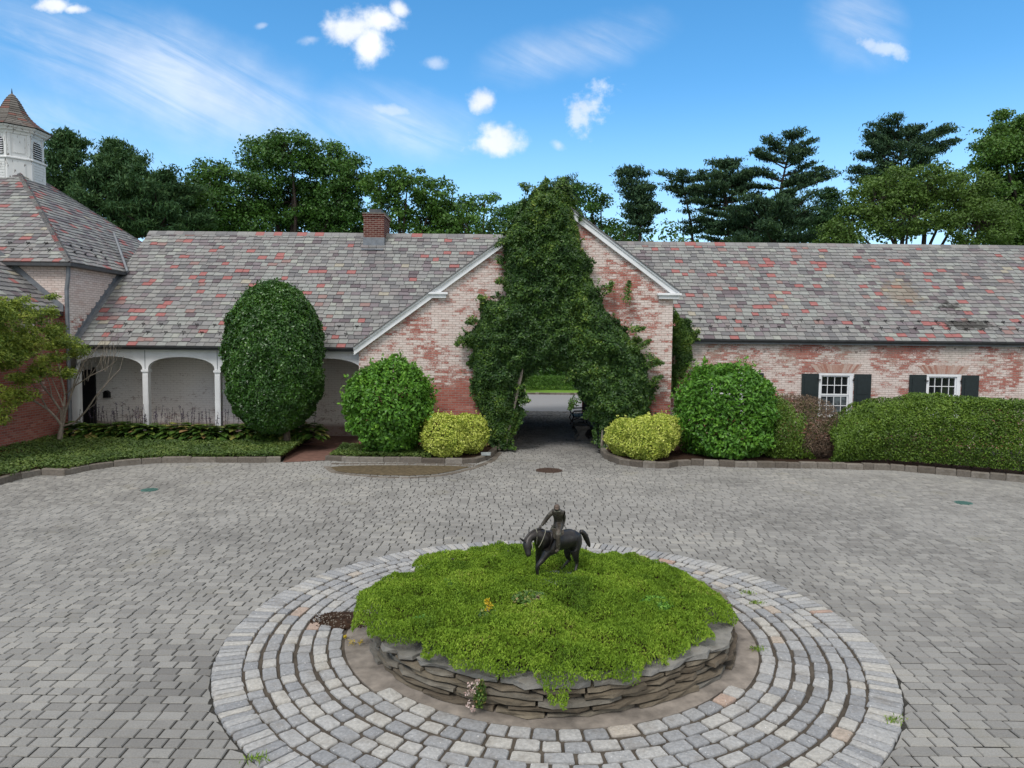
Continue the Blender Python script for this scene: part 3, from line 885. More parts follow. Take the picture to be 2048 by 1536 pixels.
# gable house
gx0, gx1, gax, gaz = -4.6, 4.78, 1.29, 7.46
rs = 0.735
def gz(x, top=gaz):
    return top - abs(x - gax) * rs
arch = [(gax - 0.1 + 1.55 * math.cos(t), 2.25 + 0.5 * math.sin(t)) for t in np.linspace(math.pi, 0, 13)]
ax0, ax1 = arch[0][0], arch[-1][0]
xs = -2.44
b = MB()
poly = [(xs, -0.1), (ax0, -0.1)] + arch + [(ax1, -0.1), (gx1, -0.1), (gx1, gz(gx1) - 0.05), (gax, gaz - 0.05), (xs, gz(xs) - 0.05)]
b.prism(poly, 21.3, 21.62, 'y')
o = b.build('gable_wall', brick_x, BLD)
o['label'] = 'whitewashed brick gable with the arched passage'
b = MB()
b.prism([(gx0, -0.1), (xs - 0.004, -0.1), (xs - 0.004, gz(xs) - 0.07), (gx0, gz(gx0) - 0.07)], 21.325, 21.62, 'y')
b.build('gable_wall', brick_x, BLD)['label'] = 'lower brick wall under the long left slope'
b = MB()
b.prism([(gx0, -0.1), (0.20, -0.1), (0.20, 2.75), (3.1, 2.75), (3.1, -0.1), (gx1, -0.1), (gx1, gz(gx1) - 0.05), (gax, gaz - 0.05), (gx0, gz(gx0) - 0.05)], 31.05, 31.35, 'y')
b.build('rear_wall', brick_x, BLD)
b = MB()
b.box((-1.25, 21.63, -0.1), (-0.95, 31.04, 2.95))
b.box((3.45, 21.63, -0.1), (3.75, 31.04, 2.95))
b.box((gx1 - 0.3, 21.63, -0.1), (gx1, 31.04, 4.8))
b.build('passage_wall', brick_y, BLD)
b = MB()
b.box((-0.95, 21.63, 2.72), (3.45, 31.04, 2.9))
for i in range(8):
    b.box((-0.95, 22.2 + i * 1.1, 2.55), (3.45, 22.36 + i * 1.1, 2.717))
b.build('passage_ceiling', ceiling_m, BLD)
# gable roof slopes with slates (seen edge on above the white rake boards)
gr = None
for sgn, xe in ((-1, gx0 - 0.12), (1, gx1 + 0.14)):
    L = abs(xe - gax)
    n_ = 1 / math.hypot(1, rs)
    Vv = np.array((-sgn * n_, 0, rs * n_))
    o = slates((xe, 21.16, gz(xe) + 0.02), (0, 1, 0), Vv, np.random.default_rng(40 + sgn), L / n_, lambda v: (0, 10.3)).build('roof', slate, BLD)
    o['label'] = 'slates over the %s slope of the gable' % ('long' if sgn < 0 else 'short')
    b = MB()
    b.prism([(xe, gz(xe) - 0.05), (gax, gaz - 0.05), (gax, gaz + 0.012), (xe, gz(xe) + 0.012)], 21.22, 31.5, 'y')
    b.build('roof_deck', gutter_m, o)
    b = MB()
    w = 0.21
    b.prism([(xe, gz(xe) + 0.005), (gax, gaz + 0.005), (gax, gaz - w), (xe + sgn * -0.0, gz(xe) - w)], 21.17, 21.30 if sgn > 0 else 21.29, 'y')
    b.prism([(xe, gz(xe) + 0.015), (gax, gaz + 0.015), (gax, gaz - 0.05), (xe, gz(xe) - 0.05)], 21.13, 21.168, 'y')
    b.build('rake_board', white_paint, BLD)
    b = MB()
    x = xe
    rg = np.random.default_rng(60 + sgn)
    while (x - gax) * sgn > 0.05:
        w = rg.uniform(0.17, 0.22)
        x2 = x - sgn * w
        if (x2 - gax) * sgn < 0: x2 = gax
        z0 = gz(x) + 0.018
        z1 = gz(x2) + 0.018
        b.hexa(np.array([(x, 21.08, z0 - .0), (x2, 21.08, z1), (x2, 21.17, z1), (x, 21.17, z0), (x, 21.08, z0 + 0.045), (x2, 21.08, z1 + 0.02), (x2, 21.17, z1 + 0.02), (x, 21.17, z0 + 0.045)]), 0.2)
        x = x2
    b.build('rake_slates', slate, BLD)
for x0, x1, ztop in ((-2.50, -1.93, 4.72), (4.28, 4.98, 4.76)):
    b = MB()
    b.box((x0 + 0.05, 21.16, ztop - 0.17), (x1 - 0.05, 21.297, ztop - 0.06))
    b.box((x0, 21.09, ztop - 0.06), (x1, 21.297, ztop))
    b.box((x0 + 0.02, 21.12, ztop - 0.085), (x1 - 0.02, 21.297, ztop - 0.062))
    b.build('cornice_return', white_paint, BLD)

# arcade
YA = 22.0
b = MB()
xa0 = at(150, 740, YA)[0]
bay = (at(437, 740, YA)[0] - at(293, 740, YA)[0])
px0 = at(293, 740, YA)[0]
posts = [px0 - bay, px0, px0 + bay, px0 + 2 * bay]
xend = px0 + 3 * bay
zs, zc = 2.30, 2.70
poly = [(XT + 0.02, 2.93), (XT + 0.02, zs), (posts[0] - 0.09, zs)]
for i in range(4):
    a, c = posts[i] + (0.085), (posts[i + 1] - 0.085 if i < 3 else xend - 0.02)
    poly += [(a, zs)]
    for t in np.linspace(math.pi, 0, 17)[1:-1]:
        poly.append(((a + c) / 2 + (c - a) / 2 * math.cos(t), zs + (zc - zs) * math.sin(t) ** 0.8))
    poly += [(c, zs)]
poly += [(gx0 - 0.004, zs), (gx0 - 0.004, 2.93)]
poly = [poly[0]] + poly[1:]
b.prism(poly, YA - 0.08, YA + 0.08, 'y')
AR = b.build('arcade', white_paint, BLD)
for i, x in enumerate(posts):
    b = MB()
    w = 0.17 if i == 0 else 0.085
    b.box((x - w, YA - 0.09, 0.05), (x + w, YA + 0.09, zs - 0.07))
    b.box((x - w + 0.025, YA - 0.098, 0.5), (x + w - 0.025, YA - 0.0905, zs - 0.16))
    b.box((x - w - 0.03, YA - 0.12, zs - 0.07), (x + w + 0.03, YA + 0.12, zs - 0.004))
    b.build('post', white_paint, AR)
b = MB()
for x in posts[1:]:
    b = MB()
    b.box((x - 0.008, YA - 0.088, zs + 0.02), (x + 0.008, YA - 0.0805, 2.90))
    b.build('batten', lead, AR)
b = MB()
b.box((-16.8, YL + 0.02, 2.932), (gx0 - 0.004, 24.2, 2.95))
b.build('soffit', white_paint, BLD)
b = MB()
b.box((-16.5, 23.65, -0.1), (gx0 - 0.004, 23.95, 2.93))
b.box((-16.8, 21.7, -0.1), (-16.5, 23.95, 2.93))
b.build('porch_wall', limewash, BLD)
b = MB()
dxx = at(170, 800, 23.6)[0]
b.box((dxx - 0.35, 23.60, 0.06), (dxx + 0.28, 23.645, 2.2))
b.box((dxx + 0.28, 23.57, 0.06), (dxx + 0.36, 23.645, 2.28))
dr = b.build('door', dark_wood, BLD)
b = MB()
c = at(213, 789, 23.55)
b.box((c[0] - 0.09, 23.50, c[2] - 0.11), (c[0] + 0.09, 23.645, c[2] + 0.06))
b.prism([(c[0] - 0.11, c[2] + 0.06), (c[0] + 0.11, c[2] + 0.06), (c[0], c[2] + 0.14)], 23.48, 23.645, 'y')
b.build('wall_lantern', dark_metal, BLD)
# gutters
def gutter(x0, x1, y, z, r=0.055):
    b = MB()
    ang = np.linspace(math.pi, 2 * math.pi, 7)
    out = [(y + r * math.cos(t), z + r * math.sin(t)) for t in ang]
    inn = [(y + (r - .012) * math.cos(t), z + (r - .012) * math.sin(t)) for t in ang[::-1]]
    b.prism(out + inn, x0, x1, 'x')
    x = x0 + 0.3
    while x < x1:
        b.box((x - .01, y - r - .004, z - .02), (x + .01, y + r + .05, z + .006))
        x += 0.9
    return b.build('gutter', gutter_m, BLD)
gutter(XT + 0.02, gx0 - 0.02, YL - 0.04, ZL + 0.0)
gutter(gx1 + 0.02, 21.0, YR - 0.04, ZR + 0.0)
b = MB()
b.box((gx1 + 0.01, YR + 0.02, ZR - 0.13), (21, YR + 0.14, ZR - 0.03))
b.build('fascia', lead, BLD)

# right wing wall with openings
YW = 23.15
wc = [at(1457, 760, YW)[0], at(1672, 760, YW)[0], at(1887, 760, YW)[0]]
wc = [x for x in wc if x < 20.3]
ztop, zbot, ww = 2.36, 0.95, 0.56
b = MB()
xsplit = [gx1 - 0.1] + sum([[c - ww, c + ww] for c in wc], []) + [21.0]
for i in range(len(xsplit) - 1):
    xa, xb = xsplit[i], xsplit[i + 1]
    for za, zb in ((-0.1, zbot), (zbot, ztop), (ztop, ZR - 0.02)):
        if i % 2 == 1 and (za, zb) == (zbot, ztop):
            d = 0.14
            b.add([(xa, YW, za), (xa, YW + d, za), (xa, YW + d, zb), (xa, YW, zb)], (0, 1, 2, 3))
            b.add([(xb, YW, za), (xb, YW + d, za), (xb, YW + d, zb), (xb, YW, zb)], (3, 2, 1, 0))
            b.add([(xa, YW, zb), (xb, YW, zb), (xb, YW + d, zb), (xa, YW + d, zb)], (3, 2, 1, 0))
            b.add([(xa, YW, za), (xb, YW, za), (xb, YW + d, za), (xa, YW + d, za)], (0, 1, 2, 3))
        else:
            b.add([(xa, YW, za), (xb, YW, za), (xb, YW, zb), (xa, YW, zb)], (0, 1, 2, 3))
b.build('wing_wall', brick_wing, BLD)
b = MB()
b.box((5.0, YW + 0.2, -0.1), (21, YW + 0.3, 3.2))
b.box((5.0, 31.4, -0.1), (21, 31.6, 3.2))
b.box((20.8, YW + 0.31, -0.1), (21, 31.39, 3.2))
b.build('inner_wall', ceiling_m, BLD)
flat_arch = toned_mat('flat_arch', [(0, (0.33, 0.16, 0.12)), (0.4, (0.40, 0.25, 0.20)), (1, (0.46, 0.35, 0.30))], 'LINEAR', 0.9, 20.0, 0.4, 0.5)
def make_window(cx, seed):
    e = bpy.data.objects.new('window', None)
    COL.objects.link(e)
    e.parent = BLD
    yf = YW - 0.012
    rg = np.random.default_rng(seed)
    b = MB()
    f = 0.075
    b.box((cx - ww + 0.003, yf, zbot), (cx - ww + f, YW + 0.10, ztop - f))
    b.box((cx + ww - f - 0.05, yf, zbot), (cx + ww - 0.003, YW + 0.10, ztop - f))
    b.box((cx - ww - 0.01, yf - 0.004, ztop - f), (cx + ww + 0.01, YW + 0.10, ztop - 0.004))
    b.box((cx - ww - 0.01, yf - 0.05, zbot - 0.03), (cx + ww + 0.01, YW + 0.1, zbot))
    b.build('frame', white_paint, e)
    b = MB()
    x0, x1 = cx - ww + f, cx + ww - f - 0.05
    zm = (ztop - f + zbot) / 2 + 0.02
    for za, zb, yo in ((zm, ztop - f, 0.03), (zbot, zm - 0.001, 0.05)):
        y0, y1 = YW + yo, YW + yo + 0.03
        b.box((x0, y0, zb - 0.045), (x1, y1, zb))
        b.box((x0, y0, za), (x1, y1, za + 0.045))
        b.box((x0, y0, za + 0.0455), (x0 + 0.04, y1, zb - 0.0455))
        b.box((x1 - 0.04, y0, za + 0.0455), (x1, y1, zb - 0.0455))
        for k in (1, 2, 3):
            xm = x0 + (x1 - x0) * k / 4
            b.box((xm - 0.0085, y0 + 0.004, za + 0.0455), (xm + 0.0085, y1 - 0.002, zb - 0.0455))
        zz = (za + zb) / 2
        b.box((x0 + 0.04, y0 + 0.006, zz - 0.011), (x1 - 0.04, y1 - 0.004, zz + 0.011))
    b.build('sash', white_paint, e)
    b = MB()
    b.add([(x0, YW + 0.075, zbot), (x1, YW + 0.075, zbot), (x1, YW + 0.075, ztop - f), (x0, YW + 0.075, ztop - f)], (0, 1, 2, 3))
    b.build('pane', glass_m, e)
    b = MB()
    b.add([(x0 + .04, YW + 0.072, zbot + .05), (x1 - .04, YW + 0.072, zbot + .05), (x1 - .04, YW + 0.072, zm - .05), (x0 + .04, YW + 0.072, zm - .05)], (0, 1, 2, 3))
    b.build('lower_pane', glass_low, e)
    for s in (-1, 1):
        b = MB()
        xa = cx + s * (ww + 0.02)
        xb = xa + s * 0.55
        lo, hi = min(xa, xb), max(xa, xb)
        z0, z1 = zbot - 0.02, ztop - 0.02
        b.box((lo, YW - 0.05, z0), (hi, YW - 0.02, z1))
        for za, zb in ((z0 + 0.09, z0 + 0.62), (z0 + 0.75, z1 - 0.09)):
            b.box((lo + 0.09, YW - 0.062, za), (hi - 0.09, YW - 0.0505, zb))
        sh = b.build('shutter', shutter_m, BLD)
        for zz in (z0 + 0.2, z1 - 0.2):
            b = MB()
            b.box((xa - s * 0.06 if s > 0 else xa, YW - 0.065, zz - 0.02), (xa if s > 0 else xa + 0.06, YW - 0.045, zz + 0.02))
            b.box(((xa - 0.05), YW - 0.075, zz + 0.0), ((xa - 0.02), YW - 0.066, zz + 0.07))
            b.build('hinge', dark_metal, sh)
    b = MB()
    n = 17
    for i in range(n):
        t0, t1 = (i + 0.06) / n * 2 - 1, (i + 0.94) / n * 2 - 1
        k0, k1 = 0.62, 0.86
        ht = 0.29 + rg.uniform(-0.03, 0.03)
        V = [(cx + t0 * k0, YW - 0.006, ztop + 0.012), (cx + t1 * k0, YW - 0.006, ztop + 0.012), (cx + t1 * k1, YW - 0.006, ztop + ht), (cx + t0 * k1, YW - 0.006, ztop + ht),
             (cx + t0 * k0, YW + 0.01, ztop + 0.012), (cx + t1 * k0, YW + 0.01, ztop + 0.012), (cx + t1 * k1, YW + 0.01, ztop + ht), (cx + t0 * k1, YW + 0.01, ztop + ht)]
        b.hexa(np.array(V), rg.uniform(0, 1))
    b.build('brick_lintel', flat_arch, BLD)
for i, c in enumerate(wc):
    make_window(c, i)

# chimney
cy0 = 26.0
c = at(727, 480, cy0), at(768, 480, cy0)
cx0, cx1 = c[0][0], c[1][0]
zb_, zt_ = 6.2, at(748, 428, cy0)[2]
b = MB()
b.box((cx0, cy0, zb_), (cx1, cy0 + 1.2, zt_ - 0.09))
b.box((cx0 - 0.03, cy0 - 0.03, zt_ - 0.089), (cx1 + 0.03, cy0 + 1.23, zt_))
CH = b.build('chimney', brick_chim, BLD)
b = MB()
b.box((cx0 - 0.04, cy0 - 0.045, zt_ + 0.001), (cx1 + 0.04, cy0 + 1.24, zt_ + 0.045))
b.build('chimney_cap', stone_m, CH)
b = MB()
b.box((cx0 + 0.18, cy0 + 0.15, zt_ + 0.046), (cx1 - 0.12, cy0 + 0.9, zt_ + 0.2))
b.build('flue', gutter_m, CH)
b = MB()
zf = at(748, 475, cy0)[2]
b.box((cx0 - 0.012, cy0 - 0.012, zb_ + 0.3), (cx1 + 0.012, cy0 + 1.15, zf))
b.box((cx0 - 0.02, cy0 - 0.3, ZL + SL * (cy0 - YL) - 0.17), (cx1 + 0.02, cy0 - 0.0125, ZL + SL * (cy0 - YL) - 0.12))
b.build('flashing', lead, CH)

# corner pavilion
PW = 5.12
PE = XT + 0.20                                  # eave line, east
YP = 21.42                                      # eave line, front
ZP = 5.5
PC = (PE - PW, YP + PW)                         # apex
b = MB()
b.add([(XT - 9.8, 21.66, -0.1), (XT, 21.66, -0.1), (XT, 21.66, ZP), (XT - 9.8, 21.66, ZP)], (0, 1, 2, 3))
b.build('pavilion_wall', brick_tower, BLD)['label'] = 'front brick wall of the corner pavilion'
b = MB()
b.add([(XT + 0.001, 21.66, 2.96), (XT + 0.001, 31.4, 2.96), (XT + 0.001, 31.4, ZP), (XT + 0.001, 21.66, ZP)], (0, 1, 2, 3))
b.build('pavilion_wall', brick_tower_side, BLD)['label'] = 'side brick wall of the corner pavilion above the arcade roof'
ps = 0.80
pn_ = 1 / math.hypot(1, ps)
PR = None
for k, (O, Uv, Vv, ln) in enumerate([
        ((PE - 2 * PW, YP, ZP), (1, 0, 0), (0, pn_, ps * pn_), 2 * PW),
        ((PE, YP, ZP), (0, 1, 0), (-pn_, 0, ps * pn_), 2 * PW)]):
    o = slates(O, Uv, Vv, np.random.default_rng(70 + k), PW / pn_, lambda v: (v * pn_, 2 * PW - v * pn_)).build('pavilion_roof', slate, BLD)
    o['label'] = ('front' if k == 0 else 'side') + ' slope of the pyramid roof below the cupola'
b = MB()
A = [(PE - 2 * PW, YP + .01, ZP - .01), (PE - .01, YP + .01, ZP - .01), (PE - .01, YP + 2 * PW, ZP - .01), (PE - 2 * PW, YP + 2 * PW, ZP - .01), (PC[0], PC[1], ZP + ps * PW - .01)]
b.add(A, [np.array([(0, 1, 4), (1, 2, 4), (2, 3, 4), (3, 0, 4)]), np.array([(3, 2, 1, 0)])])
b.build('roof_deck', gutter_m, o)
# hip caps
b = MB()
rg = np.random.default_rng(77)
h0, h1 = np.array((PE, YP, ZP + 0.05)), np.array((PC[0], PC[1], ZP + ps * PW + 0.05))
for hh0 in (h0, np.array((PE, YP + 2 * PW, ZP + 0.05))):
    n = 36
    for i in range(n):
        p, q = hh0 + (h1 - hh0) * i / n, hh0 + (h1 - hh0) * (i + 1.15) / n
        d = norm(q - p)
        for s in (-1, 1):
            sd2 = np.array((-0.13, 0, 0)) if s < 0 else (np.array((0, 0.13, 0)) if hh0[1] < 22 else np.array((0, -0.13, 0)))
            dn = np.array((0, 0, -0.045))
            V = [p, q, q + sd2 + dn * .3, p + sd2 + dn * .3]
            up = np.array((0, 0, 0.03))
            lo_ = np.array((0, 0, 0.012))
            b.add([*(x for x in V), V[0] + up, V[1] + lo_, V[2] + lo_, V[3] + up], np.array([(4, 5, 6, 7), (7, 6, 5, 4), (0, 1, 5, 4), (3, 0, 4, 7), (2, 3, 7, 6)]), 0.02 if rg.random() < 0.15 else rg.uniform(0.2, 0.8))
b.build('hip_cap', slate, BLD)
b = MB()
b.box((PE - 2 * PW, YP - 0.03, ZP - 0.10), (PE + 0.04, YP + 0.26, ZP - 0.012))
b.box((XT + 0.002, YP + 0.261, ZP - 0.10), (PE + 0.04, 24.75, ZP - 0.012))
b.build('pavilion_gutter', gutter_m, BLD)
b = MB()   # valley + flashings + downpipe
pv0, pv1 = at(255, 545, 24.45), at(228, 470, 26.45)
b.tube([pv0 + (0, 0, .03), pv1 + (0, 0, .06)], 0.05, 5)
b.build('valley_flashing', lead, BLD)
b = MB()
ya, yb = YL - 0.02, 24.62
za, zb2 = ZL + SL * (ya - YL), ZL + SL * (yb - YL)
b.prism([(ya, za + 0.02), (yb, zb2 + 0.02), (yb, zb2 + 0.17), (ya, za + 0.17)], XT + 0.004, XT + 0.022, 'x')
b.prism([(ya, za + 0.045), (yb, zb2 + 0.045), (yb, zb2 + 0.06), (ya, za + 0.06)], XT + 0.0225, XT + 0.16, 'x')
k = 0
yv = ya + 0.35
while yv < yb - 0.2:
    zz = ZL + SL * (yv - YL) + 0.165
    b.box((XT + 0.003, yv, zz - 0.1), (XT + 0.014, yv + 0.24, zz + 0.10))
    yv += 0.25
b.build('step_flashing', lead, BLD)
b = MB()
b.tube([(XT + 0.06, 21.57, ZP - 0.1), (XT + 0.04, 21.58, 5.1), (XT - 0.02, 21.58, 4.7), (XT - 0.02, 21.58, 0.2)], 0.06, 8)
b.build('downpipe', lead, BLD)

# side wing towards the camera at the left
XS = -13.78
b = MB()
b.add([(XS, 14.0, -0.1), (XS, 21.655, -0.1), (XS, 21.655, 4.05), (XS, 14.0, 4.05)], (0, 1, 2, 3))
o = b.build('side_wing_wall', brick_low, BLD)
o['label'] = 'red brick wall running towards the viewer behind the small maple'
sn = 1 / math.hypot(1, 0.87)
o = slates((XS + 0.14, 14.0, 4.02), (0, 1, 0), (-sn, 0, 0.87 * sn), np.random.default_rng(81), 4.4, lambda v: (0, 7.63)).build('side_wing_roof', slate, BLD)
b = MB()
b.box((XS + 0.004, 14, 3.92), (XS + 0.17, 21.6, 4.0))
b.build('side_wing_gutter', gutter_m, BLD)
b = MB()
b.prism([(XS + 0.16, 4.04), (XS - 3.2, 4.04 + 0.87 * 3.36), (XS - 3.2, 4.22 + 0.87 * 3.36), (XS + 0.16, 4.24)], 21.62, 21.652, 'y')
b.build('step_flashing', lead, BLD)

# cupola
CB = bpy.data.objects.new('cupola', None)
COL.objects.link(CB)
CB.parent = BLD
CB.location = (PC[0], PC[1], 0)
rC = 0.91
ang = [rad(22.5 + 45 * i) for i in range(8)]
def octp(r, z):
    return [(r * math.cos(a) / math.cos(rad(22.5)), r * math.sin(a) / math.cos(rad(22.5)), z) for a in ang]
def octa(b, prof, tone_=None):
    V = sum([octp(r, z) for r, z in prof], [])
    F = []
    for i in range(len(prof) - 1):
        for k in range(8):
            F.append((i * 8 + k, i * 8 + (k + 1) % 8, (i + 1) * 8 + (k + 1) % 8, (i + 1) * 8 + k))
    b.add(V, np.array(F), tone_)
kz = lambda y: at(37, y, PC[1])[2]
z_base, z_sill, z_corn, z_eave, z_tip = kz(372), kz(326), kz(272), kz(262), kz(186)
b = MB()
octa(b, [(rC, z_base - 0.9), (rC, z_sill - 0.02)])
octa(b, [(rC - 0.06, z_sill + 0.06), (rC - 0.06, z_corn)])
b.build('body', peel, CB)
b = MB()
octa(b, [(rC, z_sill - 0.02), (rC + 0.05, z_sill - 0.02), (rC + 0.05, z_sill + 0.02), (rC + 0.02, z_sill + 0.05), (rC - 0.06, z_sill + 0.06)])
octa(b, [(rC - 0.06, z_corn - 0.12), (rC - 0.02, z_corn - 0.10), (rC, z_corn - 0.02), (rC + 0.08, z_corn), (rC + 0.10, z_corn + 0.05), (rC + 0.17, z_corn + 0.09), (rC + 0.19, z_corn + 0.14)])
# clapboards and pilasters
for k in range(8):
    a = rad(45 * k)
    M = Matrix.Rotation(a, 4, 'Z')
    hw = (rC) * math.tan(rad(22.5))
    def fb(y0, y1, x0, x1, z0, z1):
        V = [(x0, y0, z0), (x1, y0, z0), (x1, y1, z0), (x0, y1, z0), (x0, y0, z1), (x1, y0, z1), (x1, y1, z1), (x0, y1, z1)]
        b.hexa(np.array([list(M @ Vector(v)) for v in V]))
    r_ = rC - 0.06
    hw2 = r_ * math.tan(rad(22.5))
    for s in (-1, 1):
        c0 = s * hw2 * 0.84
        fb(c0 - 0.045, c0 + 0.045, r_, r_ + 0.03, z_sill + 0.06, z_corn - 0.11)
    if k % 2 == 0:
        z = z_base - 0.85
        while z < z_sill - 0.1:
            fb(-hw * 0.8, hw * 0.8, rC, rC + 0.018, z, z + 0.075)
            z += 0.095
    else:
        fb(-hw * 0.45, hw * 0.45, rC, rC + 0.02, z_base - 0.35, z_sill - 0.12)
        fb(-hw * 0.45, hw * 0.45, r_, r_ + 0.025, z_sill + 0.2, z_corn - 0.25)
b.build('trim', peel, CB)
for k in range(0, 8, 2):
    a = rad(45 * k)
    M = Matrix.Rotation(a, 4, 'Z')
    r_ = rC - 0.06
    b = MB()
    w_, z0, z1 = 0.235, z_sill + 0.12, z_corn - 0.22
    zsp = z1 - w_
    outl = [(-w_, z0), (w_, z0)] + [(w_ * math.cos(t), zsp + w_ * math.sin(t)) for t in np.linspace(0, math.pi, 11)]
    V = [list(M @ Vector((r_ + 0.006, p, q))) for p, q in outl]
    b.add(V, np.arange(len(V)))
    lv = b.build('louvre', dark_metal, CB)
    b = MB()
    z = z0 + 0.02
    while z < z1 - 0.04:
        hw = w_ if z < zsp else math.sqrt(max(0.0004, w_ * w_ - (z - zsp) ** 2))
        V = [(r_ + 0.012, -hw, z + 0.035), (r_ + 0.012, hw, z + 0.035), (r_ + 0.075, hw, z), (r_ + 0.075, -hw, z), (r_ + 0.012, -hw, z + 0.05), (r_ + 0.012, hw, z + 0.05), (r_ + 0.075, hw, z + 0.018), (r_ + 0.075, -hw, z + 0.018)]
        b.hexa(np.array([list(M @ Vector(v)) for v in V]))
        z += 0.078
    b.build('slat', white_paint, lv) if False else b.build('slats', white_paint, lv)
# spire, gently flared, laid in slate bands
b = MB()
rg = np.random.default_rng(90)
H = z_tip - z_eave
n = 15
prof = []
for i in range(n + 1):
    t = i / n
    r = 1.14 * (1 - t) ** 1.0 * (1 - 0.42 * math.sin(math.pi * min(1, t * 1.05)) * 0.75) + 0.015
    prof.append((r, z_eave - 0.02 + H * t))
for i in range(n):
    (ra, za), (rb, zb) = prof[i], prof[i + 1]
    for k in range(8):
        a0, a1 = ang[k], ang[(k + 1) % 8]
        m = max(1, int(ra * 0.83 / 0.22))
        cu = [0] + sorted((j + rg.uniform(-.2, .2)) / m for j in range(1, m)) + [1]
        def P(r, z, t, lift):
            r = (r + lift) / math.cos(rad(22.5))
            p0, p1 = np.array((r * math.cos(a0), r * math.sin(a0), z)), np.array((r * math.cos(a1), r * math.sin(a1), z))
            return p0 + (p1 - p0) * t
        for j in range(m):
            t0, t1 = cu[j] + 0.008, cu[j + 1] - 0.008
            V = [P(ra, za, t0, 0.028), P(ra, za, t1, 0.028), P(rb, zb, t1, 0.004), P(rb, zb, t0, 0.004), P(ra, za, t0, 0), P(ra, za, t1, 0)]
            b.add(V, np.array([(0, 1, 2, 3), (4, 5, 1, 0)]), rg.uniform(0, 1))
b.build('spire', slate_warm, CB)
b = MB()
octa(b, [(r - 0.012, z) for r, z in prof])
octa(b, [(rC + 0.2, z_eave - 0.03), (1.13, z_eave - 0.03), (1.16, z_eave - 0.005)])
b.build('spire_core', gutter_m, CB)
b = MB()
b.tube([(0, 0, z_tip - 0.05), (0, 0, z_tip + 0.16)], [0.03, 0.006], 6)
b.build('finial', dark_metal, CB)

# snow guards
def guard_mesh():
    b = MB()
    b.box((-0.008, -0.14, 0.0), (0.008, 0.0, 0.012))
    b.box((-0.05, -0.012, 0.0), (0.05, 0.0, 0.02))
    b.box((-0.05, -0.012, 0.0205), (-0.03, 0.0, 0.065))
    b.box((0.03, -0.012, 0.0205), (0.05, 0.0, 0.065))
    b.box((-0.01, -0.012, 0.0205), (0.01, 0.0, 0.055))
    return b
g0 = None
def guard(p, rx, rz):
    global g0
    if g0 is None:
        g0 = guard_mesh().build('snow_guard', dark_metal, BLD)
        o = g0
    else:
        o = g0.copy()
        COL.objects.link(o)
        o.parent = BLD
    o.location = p
    o.rotation_euler = (rx, 0, rz)
for row, (x0, x1, ye, ze) in enumerate(((XT + 1.0, gx0 - 0.1, YL, ZL), (5.4, 17.5, YR, ZR))):
    for r, v in enumerate((0.62, 1.0)):
        x = x0 + r * 0.28
        while x < x1:
            guard((x, ye + v * cs_, ze + v * SL * cs_ + 0.03), math.atan(SL), 0)
            x += 0.56
for r, v in enumerate((0.62, 1.0)):
    for k in range(5):
        guard((PE - 0.9 - r * 0.28 - k * 0.56, YP + v * pn_, ZP + v * ps * pn_ + 0.03), math.atan(ps), 0)
    for k in range(4):
        guard((PE - v * pn_, YP + 1.0 + r * 0.28 + k * 0.56, ZP + v * ps * pn_ + 0.03), math.atan(ps), rad(90))

# ------------------------------------------------------------------ foliage makers
def ellip(c, r, n, rng, depth=0.25, ex=2.0, lump=0.12, lscale=2.0, seed=0, zmin=None, low=None):
    """points in the outer layer of a lumpy superellipsoid, with outward normals"""
    d = norm(rng.normal(size=(n, 3)))
    c, r = np.asarray(c, float), np.asarray(r, float)
    k = (np.abs(d) ** ex).sum(1) ** (-1 / ex)
    q = d * k[:, None]
    s = 1 - np.abs(rng.normal(size=n)) * depth
    s *= 1 + lump * (vnoise(q * r, lscale, seed) - 0.5) * 2
    P = c + q * r * s[:, None]
    N = norm(np.sign(q) * np.abs(q) ** (ex - 1) / r)
    if zmin is not None:
        m = P[:, 2] > zmin
        P, N = P[m], N[m]
    return P, N
def stems(b, base, tips, r0, rng, sag=0.0):
    for t in tips:
        t = np.asarray(t, float)
        m = (base + t) / 2 + rng.normal(size=3) * 0.06 * np.linalg.norm(t - base)
        b.tube([base, m, t], [r0, r0 * 0.65, r0 * 0.25], 5)

